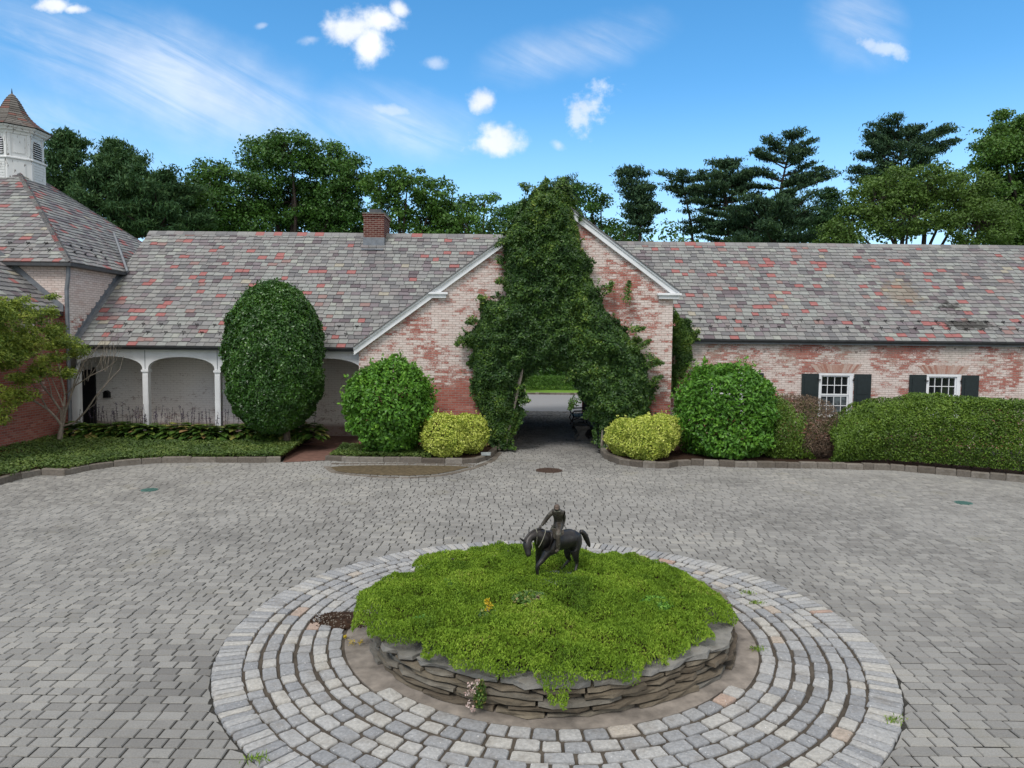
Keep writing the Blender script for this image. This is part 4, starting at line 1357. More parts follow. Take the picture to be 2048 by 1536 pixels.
def shrub(name, label, cat, c, r, n, l, w, mat, seed, depth=0.16, ex=2.0, lump=0.10, lscale=2.2, core=True, spread=0.7, group=None, zmin=0.12, trunk=None, up=0.35, stem_name='stem'):
    rng = np.random.default_rng(seed)
    e = empty(name, label, cat, group, loc=(c[0], c[1], 0.1))
    off = np.array((c[0], c[1], 0.1))
    P, N = ellip(c, r, n, rng, depth, ex, lump, lscale, seed, zmin)
    r = np.asarray(r, float)
    tn = np.clip(vnoise(P, 3.0, seed + 1) * 0.7 + 0.3 * vnoise(P, 9.0, seed + 2), 0, 1)
    b = MB()
    b.leaves(P - off, norm(N + np.array((0, 0, up))), l, w, rng, spread, tone=tn)
    # sprigs that stand out of the clipped outline
    ns = max(20, n // 160)
    Ps, Ns = ellip(c, np.asarray(r) * 1.03, ns, rng, 0.03, ex, lump, lscale, seed, zmin + 0.2)
    for p_, n_ in zip(Ps, Ns):
        m = 7
        tt = rng.uniform(0, 1, m)[:, None]
        d_ = norm(n_ + np.array((0, 0, 0.7)))
        b.leaves(p_ - off + d_ * tt * l * 1.4 + rng.normal(size=(m, 3)) * l * 0.25, rng.normal(size=(m, 3)), l * 0.9, w * 0.9, rng, 0.8, D=np.tile(d_, (m, 1)), dj=0.5, tone=np.full(m, 0.9))
    b.build('foliage', mat, e)
    b = MB()
    tips = [np.asarray(c) + norm(rng.normal(size=3)) * np.asarray(r) * 0.7 for _ in range(12)]
    base = np.array((c[0], c[1], 0.05))
    stems(b, base - off, [t - off for t in tips], trunk or 0.03, rng)
    b.build(stem_name, bark, e)
    return e

# tall clipped holly
c = at(547, 717, 20.7)
def holly():
    rng = np.random.default_rng(101)
    base = at(575, 885, 20.75)
    top = at(547, 562, 20.75)[2]
    bot = at(560, 868, 20.75)[2] + 0.05
    cx = c[0]
    e = empty('holly_tree', 'tall dense dark green clipped holly with a domed top in front of the arcade', 'tree', loc=(cx, 20.75, 0.2))
    off = np.array((cx, 20.75, 0.2))
    n = 105000
    t = rng.uniform(0, 1, n) ** 0.9
    # half-width profile by height fraction
    hp = np.interp(t, [0, 0.05, 0.14, 0.28, 0.42, 0.58, 0.72, 0.84, 0.93, 0.98, 1.0], [0.22, 0.55, 0.80, 0.95, 1.0, 0.97, 0.89, 0.73, 0.53, 0.30, 0.05]) * 1.40
    a = rng.uniform(0, 2 * math.pi, n)
    P = np.stack([np.cos(a), np.sin(a), t * 0], 1)
    dep = 1 - np.abs(rng.normal(size=n)) * 0.11
    Q = np.stack([np.cos(a) * hp, np.sin(a) * hp, t * (top - bot)], 1)
    lum = 1 + 0.17 * (vnoise(Q, 2.2, 5) - 0.5) + 0.15 * (vnoise(Q, 5.0, 6) - 0.5)
    rr_ = hp * dep * lum
    Q = np.stack([cx + np.cos(a) * rr_, 20.75 + np.sin(a) * rr_, bot + t * (top - bot)], 1)
    N = norm(np.stack([np.cos(a), np.sin(a), np.interp(t, [0, 0.1, 0.5, 0.8, 1], [-0.6, -0.1, 0.1, 0.7, 2.5])], 1))
    ex2 = rng.random(n) < 0.02
    Q[ex2] += N[ex2] * rng.uniform(0.02, 0.12, ex2.sum())[:, None]
    b = MB()
    b.leaves(Q - off, N, 0.085, 0.048, rng, 0.75, tone=np.clip(vnoise(Q, 4.0, 8), 0, 1))
    b.build('crown', lf_holly, e)
    b = MB()
    bs = np.array((base[0], 20.75, 0.15))
    b.tube([bs - off, (np.array((base[0] - 0.05, 20.75, 1.2)) - off), (np.array((cx, 20.75, 3.5)) - off)], [0.11, 0.09, 0.03], 8)
    for k in range(16):
        h = rng.uniform(0.9, 3.6)
        a = rng.uniform(0, 6.28)
        p0 = np.array((base[0] - 0.05, 20.75, h))
        p1 = p0 + np.array((math.cos(a), math.sin(a), 0.6)) * rng.uniform(0.6, 1.1)
        b.tube([p0 - off, p1 - off], [0.04, 0.012], 5)
    b.build('trunk', bark, e)
holly()

def by_px(x0, x1, y0, y1, Y):
    """ellipsoid centre and radii from an upright extent in the picture at depth Y"""
    a, b_ = at(x0, (y0 + y1) / 2, Y), at(x1, (y0 + y1) / 2, Y)
    t, u = at((x0 + x1) / 2, y0, Y), at((x0 + x1) / 2, y1, Y)
    return np.array(((a[0] + b_[0]) / 2, Y, (t[2] + u[2]) / 2)), (b_[0] - a[0]) / 2, (t[2] - u[2]) / 2

cc, rx, rz = by_px(688, 866, 716, 908, 19.9)
shrub('round_shrub', 'round bright green shrub left of the archway', 'shrub', cc, (rx, rx, rz), 15500, 0.125, 0.068, lf_bright, 111, 0.13, lump=0.13, lscale=2.6, group='round bright green shrubs flanking the archway', up=0.8)
cc, rx, rz = by_px(1346, 1552, 728, 925, 20.2)
shrub('round_shrub', 'round bright green shrub right of the archway by the dark shutter', 'shrub', cc, (rx, rx * 0.9, rz), 17000, 0.125, 0.068, lf_bright, 112, 0.13, ex=2.25, lump=0.14, lscale=2.6, group='round bright green shrubs flanking the archway', up=0.8)
for i, (ex_, Y, lab) in enumerate((((841, 938, 824, 915), 19.45, 'front yellow variegated mound left of the archway, with an orange tinge'),
                                   ((893, 976, 827, 906), 19.9, 'rear yellow variegated mound left of the archway touching the vine'),
                                   ((1246, 1342, 832, 922), 19.3, 'brightest yellow variegated mound right of the archway, in front'),
                                   ((1212, 1300, 838, 912), 19.9, 'greener variegated mound right of the archway beside the vine'),
                                   ((1290, 1362, 828, 905), 19.9, 'shaded variegated mound wedged against the round shrub'))):
    cc, rx, rz = by_px(*ex_, Y)
    shrub('variegated_shrub', lab, 'shrub', cc, (rx, rx, rz), 11500, 0.060, 0.034, lf_yellow, 120 + i, 0.13, 2.2, lump=0.15, lscale=4.0, group='yellow variegated mounds by the archway', trunk=0.012, up=0.6)

# long hedge at the right
def hedge_pts(rng, n, x0, x1, yf, depth, hfun, seed, z0=0.15):
    x = rng.uniform(x0, x1, n)
    u = rng.uniform(0, 1, n)
    H_ = hfun(x)
    # cross-section: front face, rounded shoulder, top
    ang_ = u * math.pi * 0.56
    q = np.sign(np.cos(ang_)) * np.abs(np.cos(ang_)) ** 0.62
    s_ = np.abs(np.sin(ang_)) ** 0.55
    lum = 1 + 0.10 * (vnoise(np.stack([x, s_ * 2, q], 1), 1.3, seed) - 0.5) * 2 + 0.05 * (vnoise(np.stack([x, s_ * 2, q], 1), 4.0, seed) - 0.5) * 2
    d = (1 - np.abs(rng.normal(size=n)) * 0.10) * lum
    yc = yf(x) + depth / 2
    zc_ = H_ * 0.36
    y = yc - q * depth / 2 * d
    z = zc_ + s_ * (H_ - zc_) * d
    low = rng.random(n) < 0.40
    zl = rng.uniform(0.16, 1, n) * H_ * 0.72
    z = np.where(low, zl, z)
    y = np.where(low, yc - depth / 2 * (0.70 + 0.27 * np.minimum(1, zl / zc_)) * d, y)
    N = norm(np.stack([x * 0, -q, s_ * 0.9 + 0.05], 1))
    return np.stack([x, y, z], 1), N
rng = np.random.default_rng(131)
hx0 = at(1640, 850, 20.0)[0]
e = empty('hedge', 'long clipped green hedge under the two shuttered windows', 'hedge', loc=(12, 20, 0.1))
off = np.array((12, 20, 0.1))
krx, kry = kr[:, 0], kr[:, 1]
yf_ = lambda x: np.interp(x, krx, kry) + 0.25
hf_ = lambda x: np.interp(x, [hx0, hx0 + 0.35, hx0 + 1.0, hx0 + 2.2, hx0 + 4, 20], [0.9, 1.25, 1.72, 1.98, 1.95, 1.85])
P, N = hedge_pts(rng, 150000, hx0, 18.5, yf_, 1.9, hf_, 9)
b = MB()
b.leaves(P - off, N, 0.062, 0.036, rng, 0.75, tone=np.clip(vnoise(P, 2.5, 3) * 0.6 + 0.4 * vnoise(P, 8.0, 4), 0, 1))
b.build('foliage', lf_hedge, e)
b = MB()
for i in range(26):
    x = hx0 + 0.3 + i * 0.38
    y0 = float(yf_(x)) + 0.9
    for k in range(3):
        p = np.array((x, y0, 0.1))
        q = p + np.array((rng.uniform(-.4, .4), rng.uniform(-.6, .4), rng.uniform(0.9, 1.4)))
        b.tube([p - off, q - off], [0.025, 0.01], 5)
b.build('stem', bark, e)
# half dead azalea between the round shrub and the hedge
e = empty('dying_shrub', 'low shrub with a large dead brown patch between the round shrub and the hedge', 'shrub', loc=(8.1, 20.1, 0.1))
off = np.array((8.1, 20.1, 0.1))
cc, rx, rz = by_px(1500, 1668, 790, 925, 20.2)
P, N = ellip(cc, (rx, 1.0, rz), 26000, rng, 0.16, 2.3, 0.12, 2.0, 7, 0.12)
pxl = (P[:, 0] - cc[0]) / rx
pzl = (P[:, 2] - cc[2]) / rz
dead = (pxl + 0.25 * pzl > -0.02 + 0.5 * (vnoise(P, 2.4, 3) - 0.5)) & (P[:, 1] < cc[1] + 0.4)
dead = dead | ((pzl > 0.75) & (pxl > -0.1) & (pxl < 0.3))
b = MB()
b.leaves(P[~dead] - off, N[~dead], 0.062, 0.036, rng, 0.8, tone=vnoise(P[~dead], 3, 5))
b.build('foliage', lf_hedge, e)
b = MB()
P2 = P[dead]
P2 = P2[rng.random(len(P2)) < 0.85]
b.leaves(P2 - off, norm(rng.normal(size=P2.shape)), 0.085, 0.014, rng, 1.0)
b.build('dead_twigs', lf_dead, e)
b = MB()
for k in range(40):
    p = np.array((cc[0] + rng.uniform(-.3, .6), cc[1] + rng.uniform(-.3, .3), 0.1))
    q = np.array((cc[0] + rng.uniform(-.2, 1.0) * rx, cc[1] - rng.uniform(0.2, 0.9), rng.uniform(0.3, 1.15)))
    b.tube([p - off, (p + q) / 2 + rng.normal(size=3) * 0.05 - off, q - off], [0.02, 0.012, 0.004], 4)
b.build('stem', bark, e)

# hostas with dry flower stalks
def hosta(cx, cy, r, h, mat, seed, n=130, ll=0.24):
    rng = np.random.default_rng(seed)
    b = MB()
    for k in range(n):
        a = rng.uniform(0, 2 * math.pi)
        el = rng.uniform(0.15, 1.25)
        d = np.array((math.cos(a) * math.cos(el), math.sin(a) * math.cos(el), math.sin(el)))
        L = r * rng.uniform(0.7, 1.05)
        p = np.array((0, 0, 0.02)) + d * L * np.array((1, 1, h / r))
        out = np.array((math.cos(a), math.sin(a), -0.5 + 0.7 * math.sin(el)))
        out = norm(out)
        side = norm(np.cross(out, (0, 0, 1.0)))
        w = ll * rng.uniform(0.28, 0.40)
        l2 = ll * rng.uniform(0.7, 1.15)
        u = np.array((0, 0, 0.02))
        V = [p - out * l2 * .5, p - out * l2 * .15 + side * w, p + out * l2 * .25 + side * w * .7, p + out * l2 * .6 - u * 1.5, p + out * l2 * .25 - side * w * .7, p - out * l2 * .15 - side * w, p - u]
        b.add(V, np.array([(0, 1, 6), (1, 2, 6), (2, 3, 6), (3, 4, 6), (4, 5, 6), (5, 0, 6)]), rng.uniform(0, 1) ** 1.3)
    return b
rng = np.random.default_rng(140)
xh0, xh1 = at(150, 870, 21.2)[0], at(655, 870, 21.2)[0]
x = xh0
i = 0
spots = ['beside the small maple', 'with yellowing leaves near the maple', 'below the first arch', 'between the first arch and first post', 'in front of the first white post', 'below the second arch',
         'below the second arch with brown edged leaves', 'left of the second post', 'in front of the second white post', 'with fresh leaves left of the holly', 'against the left side of the holly', 'under the left side of the holly',
         'under the holly trunk', 'right of the holly trunk', 'under the right side of the holly', 'beside the brick path', 'nearest the brick path']
while x < xh1 and i < 17:
    yv = 21.15 + rng.uniform(-0.2, 0.2)
    zv = 0.24
    h = 0.38 + rng.uniform(-.03, .08)
    o = hosta(0, 0, 0.46, h + 0.08, lf_hosta, 150 + i, n=110, ll=0.30).build('hosta', lf_hosta)
    o.location = (x, yv, zv)
    tag(o, 'broad leaved hosta ' + spots[i], 'plant', 'hostas in front of the arcade')
    # flower stalks rise from the clump
    b = MB()
    f = MB()
    nst = 7 if 1 <= i <= 10 else 1
    for k in range(nst):
        p = np.array((rng.uniform(-.3, .3), rng.uniform(-.1, .35), 0.05))
        q = p + np.array((rng.uniform(-.12, .12), rng.uniform(-.1, .1), rng.uniform(0.6, 1.0)))
        b.tube([p, q], [0.007, 0.004], 4)
        m = 14
        T = rng.uniform(0.62, 1.02, m)[:, None]
        PP = p + (q - p) * T + rng.normal(size=(m, 3)) * 0.014
        f.leaves(PP, rng.normal(size=(m, 3)), 0.045, 0.028, rng, 1.0)
    s1 = b.build('stalk', bark_dark, o)
    f.build('dry_flower', petal_v, o)
    x += (xh1 - xh0) / 17
    i += 1

# ground cover at left
def cover_sheet(name, poly_line, back_y, n, mat, z0, z1, label, size=(0.06, 0.035), seed=1, xlim=None, hgt=0.10, ybias=1.0):
    rng = np.random.default_rng(seed)
    xa, xb = poly_line[:, 0].min(), poly_line[:, 0].max()
    if xlim:
        xa, xb = xlim
    x = rng.uniform(xa, xb, n)
    yfr = np.interp(x, poly_line[:, 0], poly_line[:, 1]) + 0.08
    t = rng.uniform(0, 1, n) ** ybias
    y = yfr + (back_y - yfr) * t
    z = z0 + (z1 - z0) * t + rng.uniform(0, 1, n) ** 0.6 * hgt * (0.7 + 0.6 * vnoise(np.stack([x, y, x * 0], 1), 2.0, seed))
    P = np.stack([x, y, z], 1)
    b = MB()
    b.leaves(P, np.tile((0, -0.2, 1.0), (n, 1)), size[0], size[1], rng, 0.55, tone=np.clip(vnoise(P, 1.6, seed), 0, 1))
    return tag(b.build(name, mat), label, 'ground cover', kind='stuff')
srt = np.argsort(kl[:, 0])
cover_sheet('ground_cover', kl[srt], 21.5, 70000, lf_ground, 0.12, 0.24, 'low dark green ground cover filling the left bed', seed=2, xlim=(-17.0, kl[-1][0]), size=(0.075, 0.042), hgt=0.12)
kms = km[:8]
cover_sheet('ground_cover', kms[np.argsort(kms[:, 0])], 20.8, 9000, lf_ground, 0.12, 0.15, 'dark ground cover beneath the left round shrub', seed=3, xlim=(km[0][0] + 0.1, at(862, 915, 19.2)[0]), size=(0.06, 0.035))

# the vine over the archway
OUT = [(1003, 905), (985, 880), (962, 820), (950, 775), (945, 735), (950, 700), (925, 678), (938, 660), (962, 640), (955, 610), (975, 597), (1000, 602), (1003, 575), (1012, 540), (1006, 505), (1004, 480),
       (1030, 440), (1048, 415), (1060, 388), (1078, 373), (1105, 372), (1128, 378), (1142, 400), (1152, 440), (1160, 480), (1172, 520), (1180, 560), (1200, 600), (1222, 640), (1250, 665), (1272, 685), (1282, 712), (1300, 745), (1304, 790),
       (1300, 820), (1282, 845), (1262, 862), (1238, 880), (1205, 882), (1196, 860), (1180, 840), (1162, 805), (1148, 770), (1130, 745), (1100, 735), (1066, 738), (1048, 752), (1042, 775), (1038, 800), (1040, 825), (1030, 850), (1022, 880), (1012, 905)]
SIDE = [(1345, 622), (1358, 628), (1375, 655), (1388, 680), (1380, 710), (1368, 740), (1356, 770), (1345, 790)]
def vine_pts(poly, n, rng, Y0, thick, seed):
    P = np.array(poly, float)
    x = rng.uniform(P[:, 0].min() - 10, P[:, 0].max() + 10, n)
    y = rng.uniform(P[:, 1].min() - 10, P[:, 1].max() + 10, n)
    nn = vnoise(np.stack([x, y, x * 0], 1), 0.045, seed)
    n3 = vnoise(np.stack([x, y, x * 0], 1), 0.13, seed + 3)
    jx = (nn - 0.5) * 30 + (n3 - .5) * 22 + rng.normal(size=n) * 3.0
    jy = (vnoise(np.stack([x, y, x * 0], 1), 0.05, seed + 1) - 0.5) * 18 + (vnoise(np.stack([x, y, x * 0], 1), 0.15, seed + 4) - .5) * 22 + rng.normal(size=n) * 3.0
    m = inpoly(x + jx, y + jy, poly)
    x, y = x[m], y[m]
    # distance to outline -> bulge
    Q = np.concatenate([P, P[:1]])
    dd = np.full(len(x), 1e9)
    for i in range(len(P)):
        a, c = Q[i], Q[i + 1]
        ab = c - a
        t = np.clip(((x - a[0]) * ab[0] + (y - a[1]) * ab[1]) / (ab @ ab), 0, 1)
        dd = np.minimum(dd, np.hypot(x - a[0] - t * ab[0], y - a[1] - t * ab[1]))
    lum = vnoise(np.stack([x, y, x * 0], 1), 0.035, seed + 7) * 0.6 + vnoise(np.stack([x, y, x * 0], 1), 0.09, seed + 9) * 0.4
    bul = thick * np.sqrt(np.clip(dd / 38.0, 0.03, 1)) * (0.35 + 0.9 * lum)
    dep = bul * (1 - np.abs(rng.normal(size=len(x))) * 0.35)
    return x, y, np.maximum(dep, 0.02), lum
VN = empty('climbing_vine', 'large dark green climbing vine smothering the gable around the archway', 'vine', loc=(1.2, 21.2, 0.1))
off = np.array((1.2, 21.2, 0.1))
rng = np.random.default_rng(160)
x, y, dep, lum = vine_pts(OUT, 250000, rng, 21.3, 0.85, 5)
ry = np.array([ray(a, c) for a, c in zip(x, y)])
P = ry * ((21.28) / ry[:, 1])[:, None] + np.array((0, 0, CAM_H))
P[:, 1] -= dep
P[:, 2] = np.maximum(P[:, 2], 0.1)
tn = np.clip(0.9 * vnoise(P, 2.2, 12) + 0.5 * (vnoise(P, 6.0, 14) - 0.5) + np.where(P[:, 2] > 6.0, 0.15, 0.0), 0, 1)
b = MB()
b.leaves(P - off, np.tile((0, -0.75, 0.75), (len(P), 1)), 0.105, 0.048, rng, 0.75, tone=tn, keep_t=0.55)
# loose sprays that stick out past the mass
for (sx0, sy0, dxs, dys) in [(950, 640, -18, 6), (925, 680, -14, 10), (1270, 700, 34, -22), (1290, 730, 40, -4), (1296, 712, 24, 14), (1265, 660, 26, -4), (1300, 765, 26, -14), (1255, 600, 4, -40), (1212, 582, 14, -18), (1040, 800, 20, 2), (1036, 780, 16, -12),
                             (1060, 378, -20, -8), (1120, 376, 10, -22), (1090, 372, 4, -16), (1010, 480, -18, 12), (1225, 690, 20, 10), (1150, 800, -12, 20), (1148, 745, -18, 20), (1005, 560, -12, 4), (968, 600, -10, -8)]:
    for k in range(9):
        t = k / 9
        pc = at(sx0 + dxs * t, sy0 + dys * t, 21.28 - 0.35)
        m = 26
        PP = pc + rng.normal(size=(m, 3)) * np.array((0.07, 0.12, 0.06)) * (1.25 - t)
        b.leaves(PP - off, np.tile((0, -0.6, 0.7), (m, 1)), 0.10, 0.040, rng, 0.8, tone=np.full(m, rng.uniform(0.5, 1.0)), keep_t=0.5)
b.build('foliage', lf_vine, VN)
b = MB()
for (bx, tx, ty) in [(1000, 1000, 700), (1008, 1060, 600), (998, 1100, 450), (1215, 1200, 720), (1225, 1170, 560), (1235, 1120, 420), (1203, 1185, 790)]:
    p, q = at(bx, 895, 21.05), at(tx, ty, 21.0)
    p[2] = 0.05
    mid = (p + q) / 2 + np.array((rng.uniform(-.2, .2), -.05, 0))
    b.tube([p - off, mid - off, q - off], [0.05, 0.035, 0.012], 6)
b.build('stem', bark_pale, VN)
# two long tendrils above the top
for pts in ([(1080, 378), (1062, 372), (1046, 366), (1038, 367)], [(1135, 372), (1142, 364), (1150, 358), (1154, 350)]):
    b = MB()
    b.tube([at(a, c, 21.0) - off for a, c in pts], [0.012, 0.01, 0.008, 0.005], 4)
    for a, c in pts:
        m = 7
        b.leaves(at(a, c, 21.0) + rng.normal(size=(m, 3)) * 0.04 - off, rng.normal(size=(m, 3)), 0.06, 0.02, rng)
    b.build('tendril', lf_vine, VN)
V2 = empty('climbing_vine', 'narrow vine climbing the corner where the gable meets the right wing', 'vine', loc=(5.1, 22.5, 0.1))
off = np.array((5.1, 22.5, 0.1))
x, y, dep, lum = vine_pts(SIDE, 30000, rng, 23.0, 0.5, 15)
ry = np.array([ray(a, c) for a, c in zip(x, y)])
P = ry * ((22.9) / ry[:, 1])[:, None] + np.array((0, 0, CAM_H))
P[:, 1] -= dep
b = MB()
b.leaves(P - off, np.tile((0, -0.75, 0.6), (len(P), 1)), 0.11, 0.048, rng, 0.75, tone=np.clip(vnoise(P, 2.5, 13) + 0.1, 0, 1))
b.build('foliage', lf_vine, V2)
b = MB()
b.tube([np.array((5.0, 22.9, 0.1)) - off, np.array((5.1, 22.9, 1.6)) - off, np.array((5.3, 22.8, 3.5)) - off], [0.04, 0.03, 0.012], 6)
b.build('stem', bark_pale, V2)

# ------------------------------------------------------------------ small maple at the left
def px_tree_small():
    rng = np.random.default_rng(170)
    Y = 20.3
    base = at(118, 888, Y)
    base[2] = 0.22
    e = empty('maple_tree', 'small multi-stemmed maple with yellow green leaves and bare right-hand branches', 'tree', loc=tuple(base))
    e['label'] = 'small multi-stemmed maple with yellow green leaves and bare pale branches'
    b = MB()
    def limb(pts, r0, r1, Ys=None):
        P = [at(px_, py_, min(Y + (0 if Ys is None else Ys * i / len(pts)), 13.0 * FPX / (1024 - px_) + (0.5 if px_ > 60 else 0))) - base for i, (px_, py_) in enumerate(pts)]
        b.tube(P, np.linspace(r0, r1, len(P)) * 0.75, 6)
    limb([(118, 888), (121, 865), (124, 850)], 0.10, 0.08)
    L = [([(124, 852), (112, 835), (95, 818), (65, 800), (45, 785)], 0.06, .025, -.4), ([(124, 850), (122, 822), (104, 795), (80, 765)], .055, .025, .3), ([(124, 850), (128, 815), (130, 790), (122, 752), (112, 700)], .055, .02, .2),
         ([(126, 850), (132, 820), (142, 790), (150, 760), (168, 725), (185, 700)], .045, .012, -.3), ([(128, 852), (150, 845), (172, 822), (190, 795), (215, 765), (240, 738), (247, 712)], .04, .008, -.5),
         ([(130, 790), (150, 772), (180, 752), (210, 738), (232, 722)], .028, .007, -.6), ([(150, 760), (160, 735), (178, 715), (200, 690)], .02, .006, .2), ([(142, 790), (155, 760), (165, 735), (160, 700)], .022, .006, .1),
         ([(168, 725), (170, 700), (166, 675)], .012, .004, 0), ([(180, 752), (196, 730), (208, 705), (210, 685)], .014, .004, 0), ([(215, 765), (222, 740), (230, 715)], .012, .004, 0), ([(104, 795), (100, 770), (90, 745)], .025, .01, 0),
         ([(95, 818), (80, 790), (60, 760), (30, 735)], .03, .012, .3), ([(112, 835), (122, 815), (140, 808)], .02, .008, -.2), ([(190, 700), (205, 680), (215, 665)], .008, .003, 0), ([(150, 770), (163, 742), (175, 730), (190, 700)], .014, .005, -.2),
         ([(232, 722), (238, 705), (244, 690)], .007, .003, 0), ([(172, 822), (190, 808), (200, 785)], .014, .005, 0), ([(128, 815), (118, 790), (105, 760), (85, 720)], .03, .01, .3)]
    for k in range(26):
        q = rng.uniform(0, 1)
        x0_, y0_ = 150 + 90 * q, 775 - 60 * q + rng.uniform(-25, 10)
        L.append(([(x0_, y0_), (x0_ + rng.uniform(-8, 14), y0_ - rng.uniform(15, 35)), (x0_ + rng.uniform(-10, 22), y0_ - rng.uniform(35, 75))], .008, .003, rng.uniform(-.4, .3)))
    for pts, r0, r1, ys in L:
        limb(pts, r0, r1, ys)
    b.build('trunk', bark_pale, e)
    pads = [(q[0] + rng.normal() * 4, q[1] + rng.normal() * 3, q[2] * k_, q[3] * k_) for q in [(20, 600, 26, 16), (110, 598, 16, 10), (60, 630, 50, 24), (10, 655, 40, 30), (105, 655, 34, 26), (50, 690, 60, 26), (125, 705, 36, 22), (15, 725, 48, 26), (85, 740, 46, 22), (25, 780, 40, 26), (150, 690, 16, 12), (75, 668, 44, 22),
            (-40, 640, 50, 50), (-50, 730, 60, 50), (130, 745, 22, 14), (5, 815, 34, 22), (55, 768, 36, 18), (95, 620, 26, 12), (40, 610, 20, 14), (118, 680, 30, 16), (0, 690, 40, 30), (-20, 600, 30, 20)] for k_ in (0.68,) for _r in range(1)]
    pads = [(x_ + rng.normal() * ra_ * 0.75, y_ + rng.normal() * rb_ * 0.7, ra_ * rng.uniform(.6, 1.0), rb_ * rng.uniform(.55, .9)) for x_, y_, ra_, rb_ in pads for _k in range(4)]
    b = MB()
    for px_, py_, ra, rb in pads:
        Yp = min(Y + rng.uniform(-0.9, 0.5), 12.9 * FPX / (1024 - px_) + rng.uniform(-0.5, 0))
        c_ = at(px_, py_, Yp)
        m = int(ra * rb * 1.15)
        P_2, N_2 = ellip(c_, (ra * Yp / FPX, ra * Yp / FPX * 0.8, rb * Yp / FPX), m, rng, 0.30, 2.0, 0.5, 3.0, 3)
        tn_ = vnoise(P_2, 2.5, 4) * 0.5 + 0.5 * rng.uniform(0, 1)
        b.leaves(P_2 - base, norm(N_2 + np.array((0, 0, 1.2))), 0.10, 0.036, rng, 0.5, tone=tn_, keep_t=0.4)
    b.build('crown', lf_maple, e)
px_tree_small()

# ------------------------------------------------------------------ trees behind
def tree_base(px, Y, z=0.0):
    p = at(px, 690, Y)
    return np.array((p[0], Y, z))
def decid(name, label, Y, tx, lobes, mat, seed, leaf=0.23, dens=1.0, group='broadleaf trees behind the roofs', bk=bark_dark, cr=(0.55, 1.0), gaps=0.8):
    """crown lobes given as picture ellipses (cx, cy, rx, ry) at depth Y; clumps of leaves on limbs"""
    rng = np.random.default_rng(seed)
    base = tree_base(tx, Y, 0)
    e = empty(name, label, 'tree', group, loc=tuple(base))
    s = Y / FPX
    b, w = MB(), MB()
    top = min(l[1] - l[3] for l in lobes)
    ztop = at(tx, top, Y)[2]
    tr = 0.022 * ztop
    tpts = [np.array((0, 0, 0.0)), np.array((rng.uniform(-.3, .3), 0, ztop * 0.25)), np.array((rng.uniform(-.5, .5), 0, ztop * 0.5)), np.array((rng.uniform(-.6, .6), 0, ztop * 0.8))]
    w.tube(tpts, [tr, tr * .8, tr * .6, tr * .2], 7)
    for (lx, ly, la, lb) in lobes:
        yo = rng.uniform(-1.5, 1.5)
        c_ = at(lx, ly, Y) + np.array((0, yo, 0))
        R_ = np.array((la * s, min(la, lb) * s * 0.9, lb * s))
        vol = R_[0] * R_[2]
        nc = max(10, int(vol * 13 * dens))
        d = norm(rng.normal(size=(nc, 3)))
        rr_ = rng.uniform(0.35, 1.0, nc) ** 0.55
        C = c_ + d * R_ * rr_[:, None]
        st_ = tpts[2] * 0.6 + tpts[1] * 0.4
        cb = c_ - base
        mid = (st_ + cb) / 2 + rng.normal(size=3) * 0.3
        w.tube([st_, mid, cb], [tr * .45, tr * .3, tr * .12], 5)
        for i in range(nc):
            if C[i][2] < 1.0:
                continue
            r_ = rng.uniform(*cr)
            if i % 3 == 0:
                w.tube([cb + (C[i] - base - cb) * 0.15, (cb + C[i] - base) / 2 + rng.normal(size=3) * .12, C[i] - base], [tr * .13, tr * .08, 0.012], 4, cap=False)
            m = int(115 * (r_ / 0.75) ** 2)
            P_2, N_2 = ellip(C[i] - base, (r_ * 1.1, r_, r_ * 0.62), m, rng, 0.38, 2.0, 0.3, 1.5, seed)
            b.leaves(P_2, norm(N_2 + np.array((0, 0, 0.6))), leaf, leaf * 0.6, rng, 0.75, tone=np.full(m, rng.uniform(0, 1)), keep_t=0.55)
    b.build('crown', mat, e)
    w.build('trunk', bk, e)
    return e

